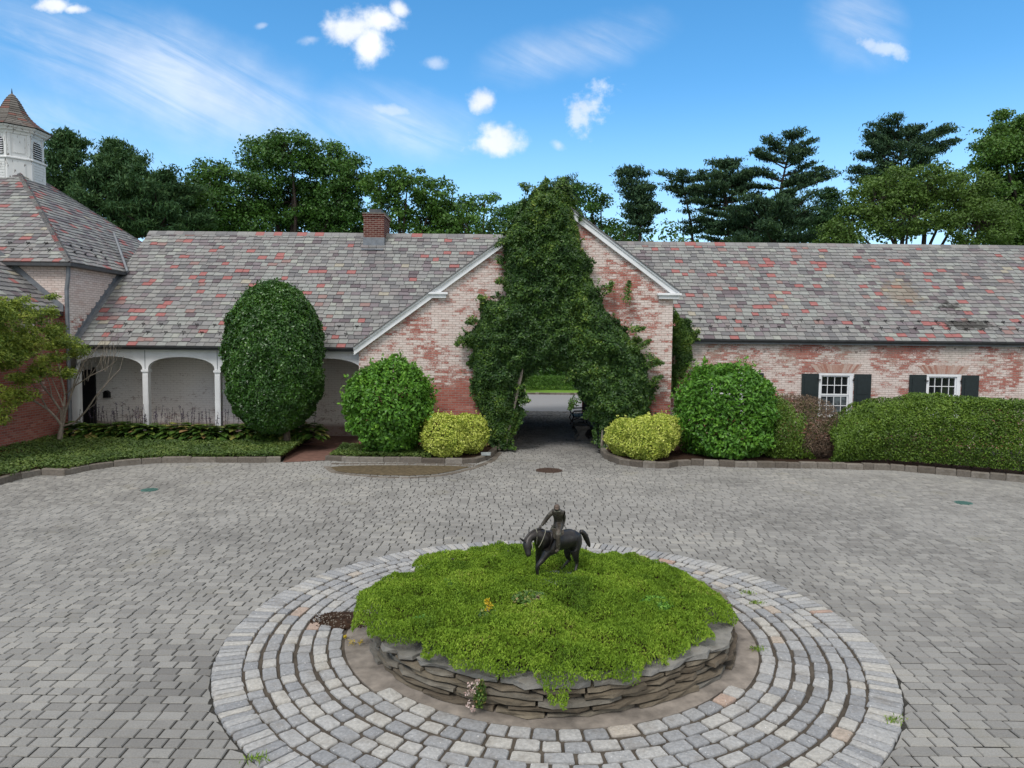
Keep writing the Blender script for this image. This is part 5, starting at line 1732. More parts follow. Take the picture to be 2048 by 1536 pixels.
def pine(name, label, Y, tx, top, bot, wid, mat, seed, lean=0.0, n_wh=16, droop=0.0, open_=0.0, prof=None, extra=None, group='pines behind the roofs', flat=0.35, tl=0.30, dens=1.0):
    """whorled pine: trunk, tapering limbs, needle sprays on the outer part of each limb"""
    rng = np.random.default_rng(seed)
    base = tree_base(tx, Y, 0)
    e = empty(name, label, 'tree', group, loc=tuple(base))
    s = Y / FPX
    zt, zb = at(tx, top, Y)[2], at(tx, bot, Y)[2]
    W_ = wid * s
    b, w = MB(), MB()
    ln = lean * s
    ax = lambda z: np.array((ln * max(0, (z - zb) / (zt - zb)) ** 1.2 + 0.25 * math.sin(z * 0.45 + seed), 0.2 * math.sin(z * .3 + seed), z))
    zz = np.linspace(0, zt - 0.15, 9)
    tr = 0.016 * zt
    w.tube([ax(z) for z in zz], np.linspace(tr, 0.03, 9), 7)
    limbs = []
    for i in range(n_wh):
        t = (i + rng.uniform(0.1, 0.9)) / n_wh                 # 0 bottom .. 1 top
        z = zb + (zt - zb) * t * 0.97
        pr = np.interp(t, [0, 0.25, 0.6, 0.85, 1.0], prof or [0.85, 1.0, 0.8, 0.45, 0.12])
        k = int(rng.integers(4, 7))
        a0 = rng.uniform(0, 6.28)
        for j in range(k):
            if rng.random() < open_:
                continue
            a = a0 + j * 2 * math.pi / k + rng.uniform(-.3, .3)
            L = W_ * pr * rng.uniform(0.6, 1.08)
            limbs.append((z, a, L, rng.uniform(0.0, 0.35) + 0.5 * t - droop))
    for (ex_, ey_, zf) in (extra or []):                        # hand-placed long limbs ending at a picture point
        p = at(ex_, ey_, Y) - base
        z0 = p[2] - zf
        limbs.append((z0, None, p, 0.1))
    for (z, a, L, sl) in limbs:
        p0 = ax(max(0.5, z))
        if a is None:
            p2 = L
            mid = (p0 + p2) / 2 + np.array((0, 0, -0.15))
            Ln = np.linalg.norm(p2 - p0)
        else:
            d = np.array((math.cos(a), math.sin(a) * 0.9, sl))
            p2 = p0 + d * L
            mid = p0 + d * L * 0.5 - np.array((0, 0, 0.06 * L))
            Ln = L
        w.tube([p0, mid, p2], [0.022 * Ln + 0.02, 0.014 * Ln + .012, 0.012], 5, cap=False)
        side = norm(np.cross(p2 - p0, (0, 0, 1.0)))
        nt = max(3, int(Ln * 6.5 * dens))
        for q in range(nt):
            t = 0.28 + 0.75 * rng.random() ** 0.8
            pp = (p0 * (1 - t) + p2 * t) if t > 1 else ((1 - t) ** 2 * p0 + 2 * t * (1 - t) * mid + t * t * p2)
            sp = Ln * 0.30 * (1.15 - t * 0.7)
            pp = pp + side * rng.uniform(-sp, sp) + np.array((0, 0, rng.uniform(-.03, .16) * Ln * flat * 1.2))
            m = 26
            PP = pp + rng.normal(size=(m, 3)) * np.array((0.24, 0.24, 0.24 * flat))
            D = norm(norm(p2 - p0)[None] * 0.5 + np.array((0, 0, 0.75)) + rng.normal(size=(m, 3)) * 0.5)
            b.leaves(PP, rng.normal(size=(m, 3)), tl, 0.085, rng, 0.3, D=D, dj=0.3, tone=np.full(m, rng.uniform(0, 1)), keep_t=0.5)
    # leader sprays
    for k in range(10):
        pp = ax(zt - 0.1 - k * 0.12)
        m = 14
        b.leaves(pp + rng.normal(size=(m, 3)) * np.array((0.1, .1, .1)), rng.normal(size=(m, 3)), tl, 0.07, rng, 0.3, D=np.tile((0, 0, 1.0), (m, 1)), dj=0.35)
    b.build('crown', mat, e)
    w.build('trunk', bark_dark, e)
    return e

BG = 'broadleaf trees behind the roofs'
PG = 'pines behind the roofs'
pine('pine_tree', 'dark pine just right of the cupola', 48, 142, 258, 480, 62, lf_pine_l, 201, n_wh=17, prof=[1.15, 1.1, 0.8, 0.42, 0.06], dens=1.2, flat=0.5, extra=[(110, 275, 1.6), (172, 285, 1.8), (120, 300, 1.4)])
pine('pine_tree', 'bushy pine with twin pointed tips left of the broad maple', 47, 236, 280, 480, 80, lf_pine_l, 202, n_wh=17, prof=[1.3, 1.15, 0.75, 0.36, 0.05], flat=0.5, extra=[(218, 285, 1.6), (262, 296, 1.8), (205, 300, 1.2), (290, 320, 1.5), (335, 355, 1.0)], dens=1.2)
pine('pine_tree', 'short spreading pine behind the arcade ridge left end', 46, 322, 355, 478, 78, lf_pine_l, 203, n_wh=12, prof=[1.2, 1.2, 0.95, 0.6, 0.2], dens=1.2)
decid('broadleaf_tree', 'dark narrow tree between the bushy pine and the broad maple', 50, 410, [(385, 375, 30, 40), (425, 350, 34, 36), (380, 440, 30, 40), (430, 430, 40, 50)], lf_oak, 211)
decid('broadleaf_tree', 'broad tallest dark green maple left of the chimney', 52, 590, [(520, 310, 48, 38), (590, 310, 52, 40), (655, 325, 52, 40), (710, 365, 40, 40), (500, 390, 55, 50), (580, 400, 60, 55), (660, 410, 60, 50), (500, 450, 60, 40), (600, 455, 70, 36), (700, 440, 46, 45)], lf_oak, 212)
decid('broadleaf_tree', 'lighter green loose tree behind the chimney', 49, 800, [(760, 375, 34, 36), (815, 368, 42, 34), (870, 385, 40, 38), (770, 430, 44, 42), (840, 435, 48, 40), (895, 430, 36, 40)], lf_ash, 213, cr=(.45, .85))
decid('broadleaf_tree', 'small open tree just left of the vine top', 50, 945, [(930, 410, 28, 24), (970, 410, 24, 26), (930, 455, 40, 26), (985, 455, 30, 30), (900, 460, 20, 24)], lf_ash, 214, cr=(.4, .7))
decid('broadleaf_tree', 'far low tree peeping out behind the vine top', 62, 1020, [(1015, 430, 26, 22), (1040, 445, 24, 30), (1050, 420, 18, 20)], lf_oak, 215, cr=(.5, .8))
decid('broadleaf_tree', 'airy small leaved tree right of the gable apex', 54, 1190, [(1175, 385, 22, 24), (1170, 425, 36, 26), (1205, 400, 18, 22), (1200, 450, 44, 30), (1250, 465, 40, 22)], lf_oak, 216, cr=(.4, .65), dens=0.75)
pine('pine_tree', 'small pine top poking above the vine', 56, 1120, 362, 440, 38, lf_pine, 221, n_wh=7, prof=[1, 1, .9, .7, .3])
pine('pine_tree', 'leaning pine first to the right of the gable', 52, 1272, 334, 470, 36, lf_pine, 222, lean=-26, n_wh=11, open_=0.15, prof=[0.5, 0.95, 1.0, 0.7, 0.2], extra=[(1310, 372, 0.5), (1322, 420, .3)], dens=1.2)
pine('pine_tree', 'sparse crooked pine between two denser pines', 54, 1375, 338, 480, 40, lf_pine, 223, lean=-18, n_wh=9, open_=0.5, prof=[0.9, 0.7, 0.8, 0.7, 0.3], extra=[(1318, 345, 0.3), (1330, 372, .6), (1425, 370, .4), (1400, 355, .3), (1345, 365, .8)])
pine('pine_tree', 'dense layered pine with long flat limbs', 52, 1450, 322, 490, 60, lf_pine, 224, n_wh=13, open_=0.2, flat=0.25, prof=[1.1, 1.0, 0.95, 0.7, 0.2], extra=[(1530, 345, 0.4), (1512, 372, 0.4), (1380, 375, 0.3), (1390, 400, .3), (1525, 410, .4)], dens=1.25)
pine('pine_tree', 'tall open pine with two bare trunks and a long limb', 51, 1552, 268, 440, 56, lf_pine, 225, lean=16, n_wh=11, open_=0.35, flat=0.22, prof=[0.45, 0.85, 1.0, 0.75, 0.25], extra=[(1525, 272, 0.9), (1512, 305, 0.8), (1618, 300, 0.8), (1640, 338, 1.2), (1668, 352, 1.2), (1625, 325, 1.0), (1515, 340, .8), (1655, 345, 1.1)], dens=1.15)
pine('pine_tree', 'low pine filling the gap beneath the tall open pine', 50, 1545, 425, 500, 90, lf_pine, 226, n_wh=7, prof=[1, 1, 0.95, 0.8, 0.5], dens=1.2)
pine('pine_tree', 'pale pointed spruce beyond the low pines', 60, 1640, 378, 490, 46, lf_pine_l, 227, n_wh=11, prof=[1.2, 1.0, .7, .4, .1])
pine('pine_tree', 'broad dark pine with several rounded tops', 56, 1790, 262, 480, 80, lf_pine, 228, n_wh=13, open_=0.1, prof=[0.6, 0.9, 1.0, 0.95, 0.6], extra=[(1735, 275, 0.8), (1762, 258, .8), (1830, 262, .8), (1870, 268, .8), (1905, 262, .8), (1915, 285, .8), (1700, 340, .6), (1720, 310, .6), (1890, 300, .5), (1705, 360, .4), (1810, 255, .8), (1780, 262, .8)], dens=1.25)
decid('broadleaf_tree', 'wide olive green tree behind the right wing roof', 46, 1830, [(1780, 365, 52, 38), (1840, 372, 60, 42), (1740, 410, 60, 40), (1900, 400, 64, 50), (1690, 450, 52, 40), (1800, 440, 80, 44), (1930, 455, 70, 44), (1660, 478, 32, 24), (1990, 450, 40, 50), (1960, 380, 40, 40)], lf_olive, 217, cr=(.4, .8), leaf=0.19, dens=1.25)
decid('broadleaf_tree', 'tallest fresh green tree cut by the right edge of the picture', 48, 2040, [(1990, 275, 38, 30), (2040, 270, 40, 36), (2035, 320, 60, 45), (2080, 300, 70, 80), (1985, 310, 40, 24), (2050, 390, 60, 55), (2060, 460, 60, 50), (2036, 218, 12, 9), (2045, 240, 16, 14), (1975, 350, 36, 36), (1995, 400, 50, 50), (2010, 460, 60, 45)], lf_fresh, 218, cr=(.4, .8), leaf=0.2, dens=1.5)
# low wood behind everything
rng = np.random.default_rng(230)
b = MB()
for i in range(420):
    X = rng.uniform(-60, 62)
    Yw = rng.uniform(62, 72)
    pxw = 1024 + X / Yw * FPX
    ytop = np.interp(pxw, [0, 370, 740, 900, 1050, 1170, 1330, 1500, 1660, 2048], [375, 395, 390, 425, 440, 438, 432, 415, 405, 350])
    z = rng.uniform(1.0, 3.3 + (685 - ytop) / FPX * Yw - 1.2)
    r_ = rng.uniform(1.2, 2.2)
    m = 130
    P_2, N_2 = ellip((X, Yw, z), (r_, r_, r_ * 0.8), m, rng, 0.35, 2, 0.3, 1.0, 1)
    b.leaves(P_2, N_2 + np.array((0, 0, .5)), 0.42, 0.26, rng, 0.7, tone=np.full(m, rng.uniform(0, 0.8)))
tag(b.build('woods', lf_oak), 'dark low woodland far behind the building', 'woods', kind='stuff')
# seen through the archway: clipped hedge, dark evergreens, a thin tree
e = empty('hedge', 'low clipped bright hedge seen through the archway beyond the drive', 'hedge', loc=(2, 47.5, 0.1))
off = np.array((2, 47.5, 0.1))
n = 42000
x = rng.uniform(-9, 12, n)
u = rng.uniform(0, 1, n)
z = np.where(u < 0.6, rng.uniform(0.05, 0.95, n), 0.95 + rng.normal(size=n) * 0.025)
y = np.where(u < 0.6, 47.0 + rng.normal(size=n) * 0.05, rng.uniform(47, 48.2, n))
b = MB()
P = np.stack([x, y, z], 1)
b.leaves(P - off, np.where((u < 0.6)[:, None], (0, -1, 0.3), (0, 0, 1)), 0.09, 0.05, rng, 0.7, tone=vnoise(P, 1.5, 2))
b.build('foliage', lf_far, e)
b = MB()
for i in range(24):
    b.tube([(-10 + i * .85, .4, 0), (-10 + i * .85, .4, .8)], [.03, .01], 4)
b.build('stem', bark_dark, e)
for i, (X, Yv, lab) in enumerate(((-2.5, 51.5, 'dark evergreen shrub seen at the left inside the archway'), (1.6, 52.5, 'dark evergreen shrub seen in the middle of the archway'), (5.6, 51.5, 'dark evergreen shrub seen at the right inside the archway'))):
    shrub('evergreen_shrub', lab, 'shrub', (X, Yv, 2.0), (2.6, 2.0, 2.6), 7500, 0.22, 0.11, lf_holly, 240 + i, 0.25, group='dark evergreens beyond the drive', lump=0.2, lscale=0.8)
b_ = at(1050, 790, 45.0)
e = empty('young_tree', 'thin young tree on the verge seen through the archway', 'tree', loc=(b_[0], 45.2, 0.08))
b = MB()
b.tube([(0, 0, 0), (-.05, 0, .7), (0.05, 0, 1.4)], [.05, .04, .02], 6)
b.tube([(-.35, 0.1, 0), (-.25, 0.1, .7), (-.2, 0, 1.3)], [.04, .03, .02], 6)
b.build('trunk', bark_pale, e)
b = MB()
P_2, N_2 = ellip((0, 0, 1.6), (.7, .7, .6), 900, rng, .4)
b.leaves(P_2, N_2, .13, .08, rng, .7)
b.build('crown', lf_ash, e)

# ------------------------------------------------------------------ benches in the passage
def stone_bench(x, y, lab):
    e = empty('stone_bench', lab, 'bench', 'stone benches in the passage', loc=(x, y, 0))
    b = MB()
    b.box((-0.24, -0.55, 0.40), (0.24, 0.55, 0.47))
    b.box((-0.22, -0.53, 0.37), (0.22, 0.53, 0.3995))
    b.build('seat', stone_m, e)
    for s in (-1, 1):
        b = MB()
        y0 = s * 0.36
        prof = [(-0.20, 0.0), (0.20, 0.0), (0.20, 0.06), (0.12, 0.11), (0.10, 0.2), (0.14, 0.3), (0.19, 0.365), (-0.19, 0.365), (-0.14, 0.3), (-0.10, 0.2), (-0.12, 0.11), (-0.20, 0.06)]
        b.prism(prof, y0 - 0.07, y0 + 0.07, 'y')
        b.build('leg', stone_m, e)
def iron_bench(x, y, face, lab):
    e = empty('iron_bench', lab, 'bench', 'black iron benches in the passage', loc=(x, y, 0))
    e.rotation_euler = (0, 0, 0 if face > 0 else math.pi)
    # seat faces -x locally
    b = MB()
    for i in range(7):
        b.box((-0.24 + i * 0.07, -0.6, 0.43), (-0.19 + i * 0.07, 0.6, 0.45))
    b.build('seat', dark_metal, e)
    b = MB()
    for i in range(13):
        yy_ = -0.57 + i * 0.095
        b.tube([(0.24, yy_, 0.5), (0.29, yy_, 0.88)], 0.012, 5)
    b.tube([(0.29, -0.62, 0.9), (0.29, 0, 0.96), (0.29, 0.62, 0.9)], 0.022, 6)
    b.tube([(0.24, -0.62, 0.5), (0.24, 0.62, 0.5)], 0.018, 6)
    b.build('backrest', dark_metal, e)
    for s in (-1, 1):
        b = MB()
        yy_ = s * 0.6
        b.tube([(0.28, yy_, 0.9), (0.25, yy_, 0.45), (0.30, yy_, 0.0)], 0.022, 6)
        b.tube([(-0.26, yy_, 0.0), (-0.20, yy_, 0.15), (-0.28, yy_, 0.3), (-0.22, yy_, 0.45), (-0.27, yy_, 0.58), (-0.2, yy_, 0.66), (0.26, yy_, 0.68)], 0.026, 6)
        b.tube([(-0.2, yy_, 0.15), (0.0, yy_, 0.25), (0.25, yy_, 0.2)], 0.02, 6)
        b.tube([(-0.22, yy_, 0.44), (0.26, yy_, 0.44)], 0.02, 6)
        b.build('leg', dark_metal, e)
p = gnd(1172, 872)
stone_bench(2.38, 24.2, 'weathered stone bench at the right inside the archway')
iron_bench(2.58, 27.5, 1, 'black ornate iron bench at the right deeper in the passage')
stone_bench(-0.02, 24.6, 'weathered stone bench at the left inside the archway')
iron_bench(0.02, 27.9, -1, 'black ornate iron bench at the left deeper in the passage')

# ------------------------------------------------------------------ raised bed with its stone wall
WC = np.array((0.45, 7.97))
WR = np.array((2.07, 1.94))
def wl(a, k=0.0):
    lob = 1 + 0.02 * math.sin(3 * a + 1) + 0.012 * math.sin(7 * a)
    return WC + np.array((math.cos(a), math.sin(a))) * (WR + k) * lob
WALL = empty('dry_stone_wall', 'low round dry-laid fieldstone wall holding the mounded bed', 'wall', loc=(WC[0], WC[1], 0))
woff = np.array((WC[0], WC[1], 0))
rng = np.random.default_rng(250)
def wall_stone(b, a0, a1, z0, z1, kin, kout, rng, tn, jag=0.02):
    n = max(3, int((a1 - a0) * 2 / 0.11))
    an = np.linspace(a0, a1, n + 1)
    ot, ob, it, ib = [], [], [], []
    tilt = rng.uniform(-0.008, 0.008)
    for i, a in enumerate(an):
        endf = 0.018 if i in (0, n) else 0
        jo = rng.uniform(-jag, jag)
        o1, o2 = wl(a, kout + jo - endf), wl(a, kout + jo + rng.uniform(-jag, jag) * 0.7 - endf)
        i1 = wl(a, kin)
        zj = rng.uniform(-0.005, 0.005) + tilt * (i / n - .5) * 2
        ot.append((*o1, z1 + zj - 0.004)); ob.append((*o2, z0 + rng.uniform(0.0, 0.006)))
        it.append((*i1, z1 + zj)); ib.append((*i1, z0))
    V = np.array(ob + ot + it + ib) - woff
    m = n + 1
    F = []
    for i in range(n):
        F += [(i, i + 1, m + i + 1, m + i), (m + i, m + i + 1, 2 * m + i + 1, 2 * m + i), (3 * m + i, 2 * m + i, 2 * m + i + 1, 3 * m + i + 1), (3 * m + i, 3 * m + i + 1, i + 1, i)]
    F += [(0, m, 2 * m, 3 * m), (n, 3 * m + n, 2 * m + n, m + n)]
    b.add(V, np.array(F), tn)
b = MB()
zc0 = [0.016, 0.066, 0.116, 0.168, 0.222, 0.268]
for ci in range(5):
    a = rng.uniform(0, 0.3)
    end = a + 2 * math.pi
    while a < end - 0.05:
        w_ = min(rng.uniform(0.14, 0.46), end - a)
        wall_stone(b, a + 0.006, a + w_ - 0.006, zc0[ci] + 0.004, zc0[ci + 1] - 0.003 - rng.uniform(0, 0.008), -0.35, rng.uniform(-0.05, 0.03) - ci * 0.006, rng, rng.uniform(0, 0.75))
        a += w_
b.build('wall_course', flag_m, WALL)
b = MB()
b.prism([tuple(wl(t, -0.14) - WC) for t in th], 0.0, 0.255, 'z')
b.build('wall_core', soil, WALL)
a = rad(188)
caps = []
end = a + 2 * math.pi
while a < end - 0.05:
    w_ = min(rng.uniform(0.22, 0.55), end - a)
    if end - a - w_ < 0.15:
        w_ = end - a
    b = MB()
    dz_ = rng.uniform(-0.012, 0.012)
    wall_stone(b, a + 0.008, a + w_ - 0.008, 0.272 + dz_ * .2, 0.318 + dz_, -0.50, rng.uniform(-0.05, 0.05), rng, rng.uniform(0.55, 1.0), 0.034)
    b.build('cap_stone', flag_m, WALL)
    a += w_

# mound of stonecrop
def mound_h(x, y):
    ex_, ey_ = (x - 0.38) / 2.10, (y - 7.90) / 2.02
    r = np.sqrt(ex_ ** 2 + ey_ ** 2)
    P = np.stack([x, y, x * 0], -1)
    lum = (vnoise(P, 1.7, 31) - 0.5) * 0.12 + (np.sqrt(vnoise(P, 3.4, 32)) - 0.65) * 0.17 + (vnoise(P, 8.0, 33) - 0.5) * 0.05
    dip = 0.05 * np.clip(1.3 - np.hypot((x - 0.55) / 0.45, (y - 8.42) / 0.30), 0, 1)
    return r, -dip + 0.345 + 0.185 * np.sqrt(np.clip(1 - r ** 2.2, 0, 1)) + lum
def keep_bed(x, y, rng, n):
    a = np.degrees(np.arctan2((y - 7.90) / 2.02, (x - 0.38) / 2.10)) % 360
    tb = [(0, 1.0), (30, 1.0), (60, 0.98), (90, 0.98), (120, 1.0), (142, 1.0), (152, 0.86), (162, 1.0), (185, 0.99), (205, 0.98), (218, 0.96), (229, 0.90), (240, 0.93), (250, 0.97), (262, 0.93), (267, 0.96), (272, 1.08),
          (277, 0.97), (284, 0.92), (292, 0.95), (300, 0.90), (312, 0.89), (325, 0.90), (335, 0.90), (343, 0.97), (360, 1.0)]
    lim = np.interp(a, [t[0] for t in tb], [t[1] for t in tb])
    ar = np.radians(a)
    return lim + 0.012 * np.sin(19 * ar) + 0.015 * np.sin(31 * ar + 1) + 0.05 * (vnoise(np.stack([x, y, x * 0], -1), 6.0, 77) - 0.5)
nb = 100
gx_, gy_ = np.meshgrid(np.linspace(-1.9, 2.7, nb), np.linspace(5.8, 10.1, nb))
r_, h_ = mound_h(gx_, gy_)
V = np.stack([gx_, gy_, np.where(r_ < 0.86, h_ - 0.06, 0.26)], -1).reshape(-1, 3)
idx = np.arange(nb * nb).reshape(nb, nb)
F = np.stack([idx[:-1, :-1], idx[:-1, 1:], idx[1:, 1:], idx[1:, :-1]], -1)
F = F[(r_[:-1, :-1] < 0.86) & (r_[1:, 1:] < 0.86) & (r_[1:, :-1] < .86) & (r_[:-1, 1:] < .86)]
b = MB()
b.add(V, F.reshape(-1, 4), 0.1)
tag(b.build('bed_soil', soil), 'dark soil of the mounded bed', kind='structure')
rng = np.random.default_rng(260)
n = 270000
x, y = rng.uniform(-1.95, 2.7, n), rng.uniform(5.6, 10.2, n)
r_, h_ = mound_h(x, y)
lim = keep_bed(x, y, rng, n)
hole = (np.hypot((x - 0.52) / 0.17, (y - 8.14) / 0.07) < 1)
near = np.clip(1.3 - np.hypot((x - 0.55) / 0.45, (y - 8.42) / 0.30), 0, 1)
ok = (r_ < lim) & ~hole
x, y, r_, h_, lim, near = x[ok], y[ok], r_[ok], h_[ok], lim[ok], near[ok]
ed = np.clip((lim - r_) / 0.10, 0, 1)
hang = np.where((lim > 1.03), (1 - ed) * 0.10, 0)
lum3 = vnoise(np.stack([x, y, x * 0], -1), 7.5, 35)
z = h_ - 0.045 + rng.uniform(0, 1, len(x)) ** 0.7 * (0.05 + 0.045 * lum3) * (0.5 + 0.5 * ed) - (1 - ed) * 0.03 - hang
P = np.stack([x, y, z], 1)
# hummocks: every sprig belongs to a small rounded tuft
tc_ = np.random.default_rng(261).uniform((-2.0, 5.6), (2.8, 10.2), (2300, 2))
cell = {}
for i_, (a_, c_) in enumerate(tc_):
    cell.setdefault((int(a_ // 0.2), int(c_ // 0.2)), []).append(i_)
near_d = np.full(len(P), 9.0)
near_i = np.zeros(len(P), int)
ci_, cj_ = (P[:, 0] // 0.2).astype(int), (P[:, 1] // 0.2).astype(int)
order = np.lexsort((cj_, ci_))
key = ci_ * 1000 + cj_
uk, st_i = np.unique(key[order], return_index=True)
st_i = np.append(st_i, len(order))
for k_, u_ in enumerate(uk):
    ids = order[st_i[k_]:st_i[k_ + 1]]
    i0, j0 = ci_[ids[0]], cj_[ids[0]]
    cand = sum([cell.get((i0 + a_, j0 + c_), []) for a_ in (-1, 0, 1) for c_ in (-1, 0, 1)], [])
    if cand:
        D_ = np.hypot(P[ids, 0][:, None] - tc_[cand][:, 0], P[ids, 1][:, None] - tc_[cand][:, 1])
        m_i = D_.argmin(1)
        near_d[ids] = D_[np.arange(len(ids)), m_i]
        near_i[ids] = np.array(cand)[m_i]
tr_ = np.random.default_rng(262).uniform(0, 1, len(tc_))
dome = np.sqrt(np.clip(1 - (near_d / 0.095) ** 2, 0, 1))
P[:, 2] += (dome - 0.6) * (0.035 + 0.03 * tr_[near_i])
tn = np.clip(0.35 * (tr_[near_i] - 0.5) + 0.9 * (vnoise(P, 1.8, 41) - 0.5) + 0.7 * (vnoise(P, 5.0, 42) - 0.5) + 0.55, 0, 0.955)
brn = (vnoise(P, 2.6, 44) > 0.80) & (rng.random(len(x)) < 0.5)
tn = np.where(brn, rng.uniform(0.93, 1.0, len(x)), tn)
b = MB()
D = norm(np.stack([rng.normal(size=len(x)) * .6, rng.normal(size=len(x)) * .6 - .2, np.ones(len(x))], 1))
b.leaves(P, norm(rng.normal(size=P.shape) * [1, 1, .4]), 0.036, 0.0125, rng, 0.3, D=D, dj=0.25, tone=tn, keep_t=0.35)
tag(b.build('stonecrop', lf_sedum), 'bright green feathery stonecrop mat covering the round bed', 'ground cover', kind='stuff')
# broader leaved patches and small plants in the bed
def tuft(px, py, r, mat, n, l, w, name, label, cat, hgt=0.05, stalk=None, petal=None, npet=40, group=None):
    c_ = gnd(px, py, 0.50)
    _, hh = mound_h(np.array([c_[0]]), np.array([c_[1]]))
    base = np.array((c_[0], c_[1], float(hh[0])))
    e = empty(name, label, cat, group, loc=tuple(base))
    P, N = ellip((0, 0, 0.0), (r, r, hgt), n, rng, .4)
    P = P[P[:, 2] > -0.02]
    b = MB()
    b.leaves(P, np.tile((0, -.3, 1.0), (len(P), 1)), l, w, rng, .6)
    b.build('foliage', mat, e)
    if petal:
        b = MB()
        for (dx_, dz_) in stalk:
            PP = np.array((dx_, 0, dz_)) + rng.normal(size=(npet, 3)) * 0.014
            b.leaves(PP, rng.normal(size=(npet, 3)), 0.026, 0.014, rng, 1)
        b.build('flower', petal, e)
        b = MB()
        for (dx_, dz_) in stalk:
            b.tube([(0, 0, -0.02), (dx_, 0, dz_)], 0.004, 4)
        b.build('stalk', bark_pale, e)
    return e
tuft(1312, 1205, 0.20, lf_bright, 1300, .035, .026, 'sedum_plant', 'light green rounded leaf sedum patch at the right of the bed', 'plant')
tuft(905, 1170, 0.12, lf_bright, 500, .05, .03, 'weed', 'green weed with broad leaves at the back left of the bed', 'plant')
tuft(975, 1240, 0.14, lf_hosta, 500, .05, .03, 'flowering_plant', 'yellow flower spike rising from the middle of the bed', 'plant', petal=petal_y, stalk=[(0.01, 0.08), (0.015, 0.12), (0.0, 0.15)])
tuft(1060, 1205, 0.20, lf_hosta, 800, .05, .03, 'weed', 'dull weeds with dry brown leaves in the middle of the bed', 'plant')
tuft(850, 1240, 0.16, lf_bright, 500, .035, .02, 'weed', 'fine bright weed patch at the left of the bed', 'plant')
tuft(985, 1118, 0.05, lf_dead, 60, .05, .03, 'dead_leaf_tuft', 'orange brown withered tuft at the back of the bed', 'plant')
tuft(1075, 1212, 0.07, lf_dead, 80, .06, .04, 'dead_leaf_tuft', 'curled dry leaves beside the weeds in the middle of the bed', 'plant')
# pink sedum growing from the wall front
c_ = wl(rad(250), 0.06)
e = empty('pink_sedum', 'pink flowering sedum hanging on the front of the stone wall', 'plant', loc=(c_[0], c_[1], 0.2))
P, N = ellip((0.03, 0, 0.0), (0.07, 0.06, 0.16), 420, rng, .4)
b = MB(); b.leaves(P, N, .03, .018, rng, .7); b.build('foliage', lf_hosta, e)
b = MB()
for q in ((-0.05, 0.10), (-0.07, 0.03), (-.02, .04), (-.05, -.08), (.01, .13), (-.03, -.12)):
    b.leaves(np.array((q[0], -.04, q[1])) + rng.normal(size=(26, 3)) * .016, rng.normal(size=(26, 3)), .022, .014, rng, 1)
b.build('flower', petal_p, e)
# yellow flowers at the left foot
for k, (px_, py_, lb) in enumerate(((704, 1284, 'small yellow flower low at the left foot of the wall, outer one'), (721, 1285, 'small yellow flower at the left foot of the wall, next to the cap stone'), (690, 1273, 'tiny yellow bud above the left setts'))):
    p = gnd(px_, py_, 0.05)
    e = empty('yellow_flower', lb, 'flower', 'yellow flowers at the left foot of the wall', loc=tuple(p))
    b = MB(); b.leaves(rng.normal(size=(30, 3)) * (.016 if k < 2 else .009), rng.normal(size=(30, 3)), .024, .012, rng, 1); b.build('blossom', petal_y, e)
    b = MB(); b.tube([(0, 0, 0), (0.05, .05, -.04), (0.12, .1, 0.05)], .003, 4); b.build('stalk', bark_pale, e)
# spilled mulch
c_ = gnd(690, 1243)
b = MB()
n = 24
ang2 = np.linspace(0, 2 * math.pi, n, endpoint=False)
rad2 = 1 + 0.16 * np.sin(3 * ang2 + 1) + 0.08 * np.sin(7 * ang2)
R1 = np.stack([c_[0] + 0.36 * rad2 * np.cos(ang2), c_[1] + 0.24 * rad2 * np.sin(ang2), np.full(n, 0.018)], 1)
R2 = np.stack([c_[0] + 0.12 + 0.2 * rad2 * np.cos(ang2), c_[1] + 0.02 + 0.13 * rad2 * np.sin(ang2), np.full(n, 0.055)], 1)
b.add(np.concatenate([R1, R2]), [np.array([(i, (i + 1) % n, n + (i + 1) % n, n + i) for i in range(n)]), np.array([list(range(n, 2 * n))])])
for k in range(900):
    a, q = rng.uniform(0, 6.28), math.sqrt(rng.random()) * 1.12
    p = np.array((c_[0] + 0.36 * q * math.cos(a), c_[1] + 0.24 * q * math.sin(a), 0.02 + 0.035 * max(0, 1 - q)))
    s_ = rng.uniform(.004, .012)
    b.box(p - s_ * rng.uniform(.4, 1, 3), p + s_ * rng.uniform(.4, 1, 3))
tag(b.build('mulch_heap', soil), 'spill of dark mulch over the setts at the left of the bed', 'mulch', kind='stuff')
b = MB()
for k in range(170):
    a, q = rng.uniform(0, 6.28), math.sqrt(rng.random()) * 1.0
    p = np.array((c_[0] + 0.36 * q * math.cos(a), c_[1] + 0.24 * q * math.sin(a), 0.03 + 0.035 * max(0, 1 - q)))
    s_ = rng.uniform(.003, .009)
    b.box(p - s_ * rng.uniform(.4, 1, 3), p + s_ * rng.uniform(.4, 1, 3))
tag(b.build('wood_chips', bark_pale), 'pale chips scattered in the mulch spill', 'mulch', kind='stuff')
# weeds between the setts
for k, (px_, py_, lb) in enumerate(((1785, 1441, 'little green weed in the outer ring joint at the right'), (1495, 1187, 'pale weed between the setts behind the bed at the right'), (1512, 1206, 'second pale weed between the setts behind the bed'), (1515, 1300, 'dry weed at the right end of the stone wall'), (512, 1520, 'mossy weed at the lower left edge of the ring'))):
    p = gnd(px_, py_, 0.02)
    b = MB()
    PP = rng.normal(size=(70, 3)) * np.array((.045, .03, .008)) + (0, 0, .015)
    b.leaves(PP, rng.normal(size=(70, 3)), .05, .008, rng, .3, D=np.tile((0, 0, 1.), (70, 1)), dj=.6)
    o = b.build('weed', lf_sedum)
    o.location = p
    tag(o, lb, 'plant', 'weeds in the setts')
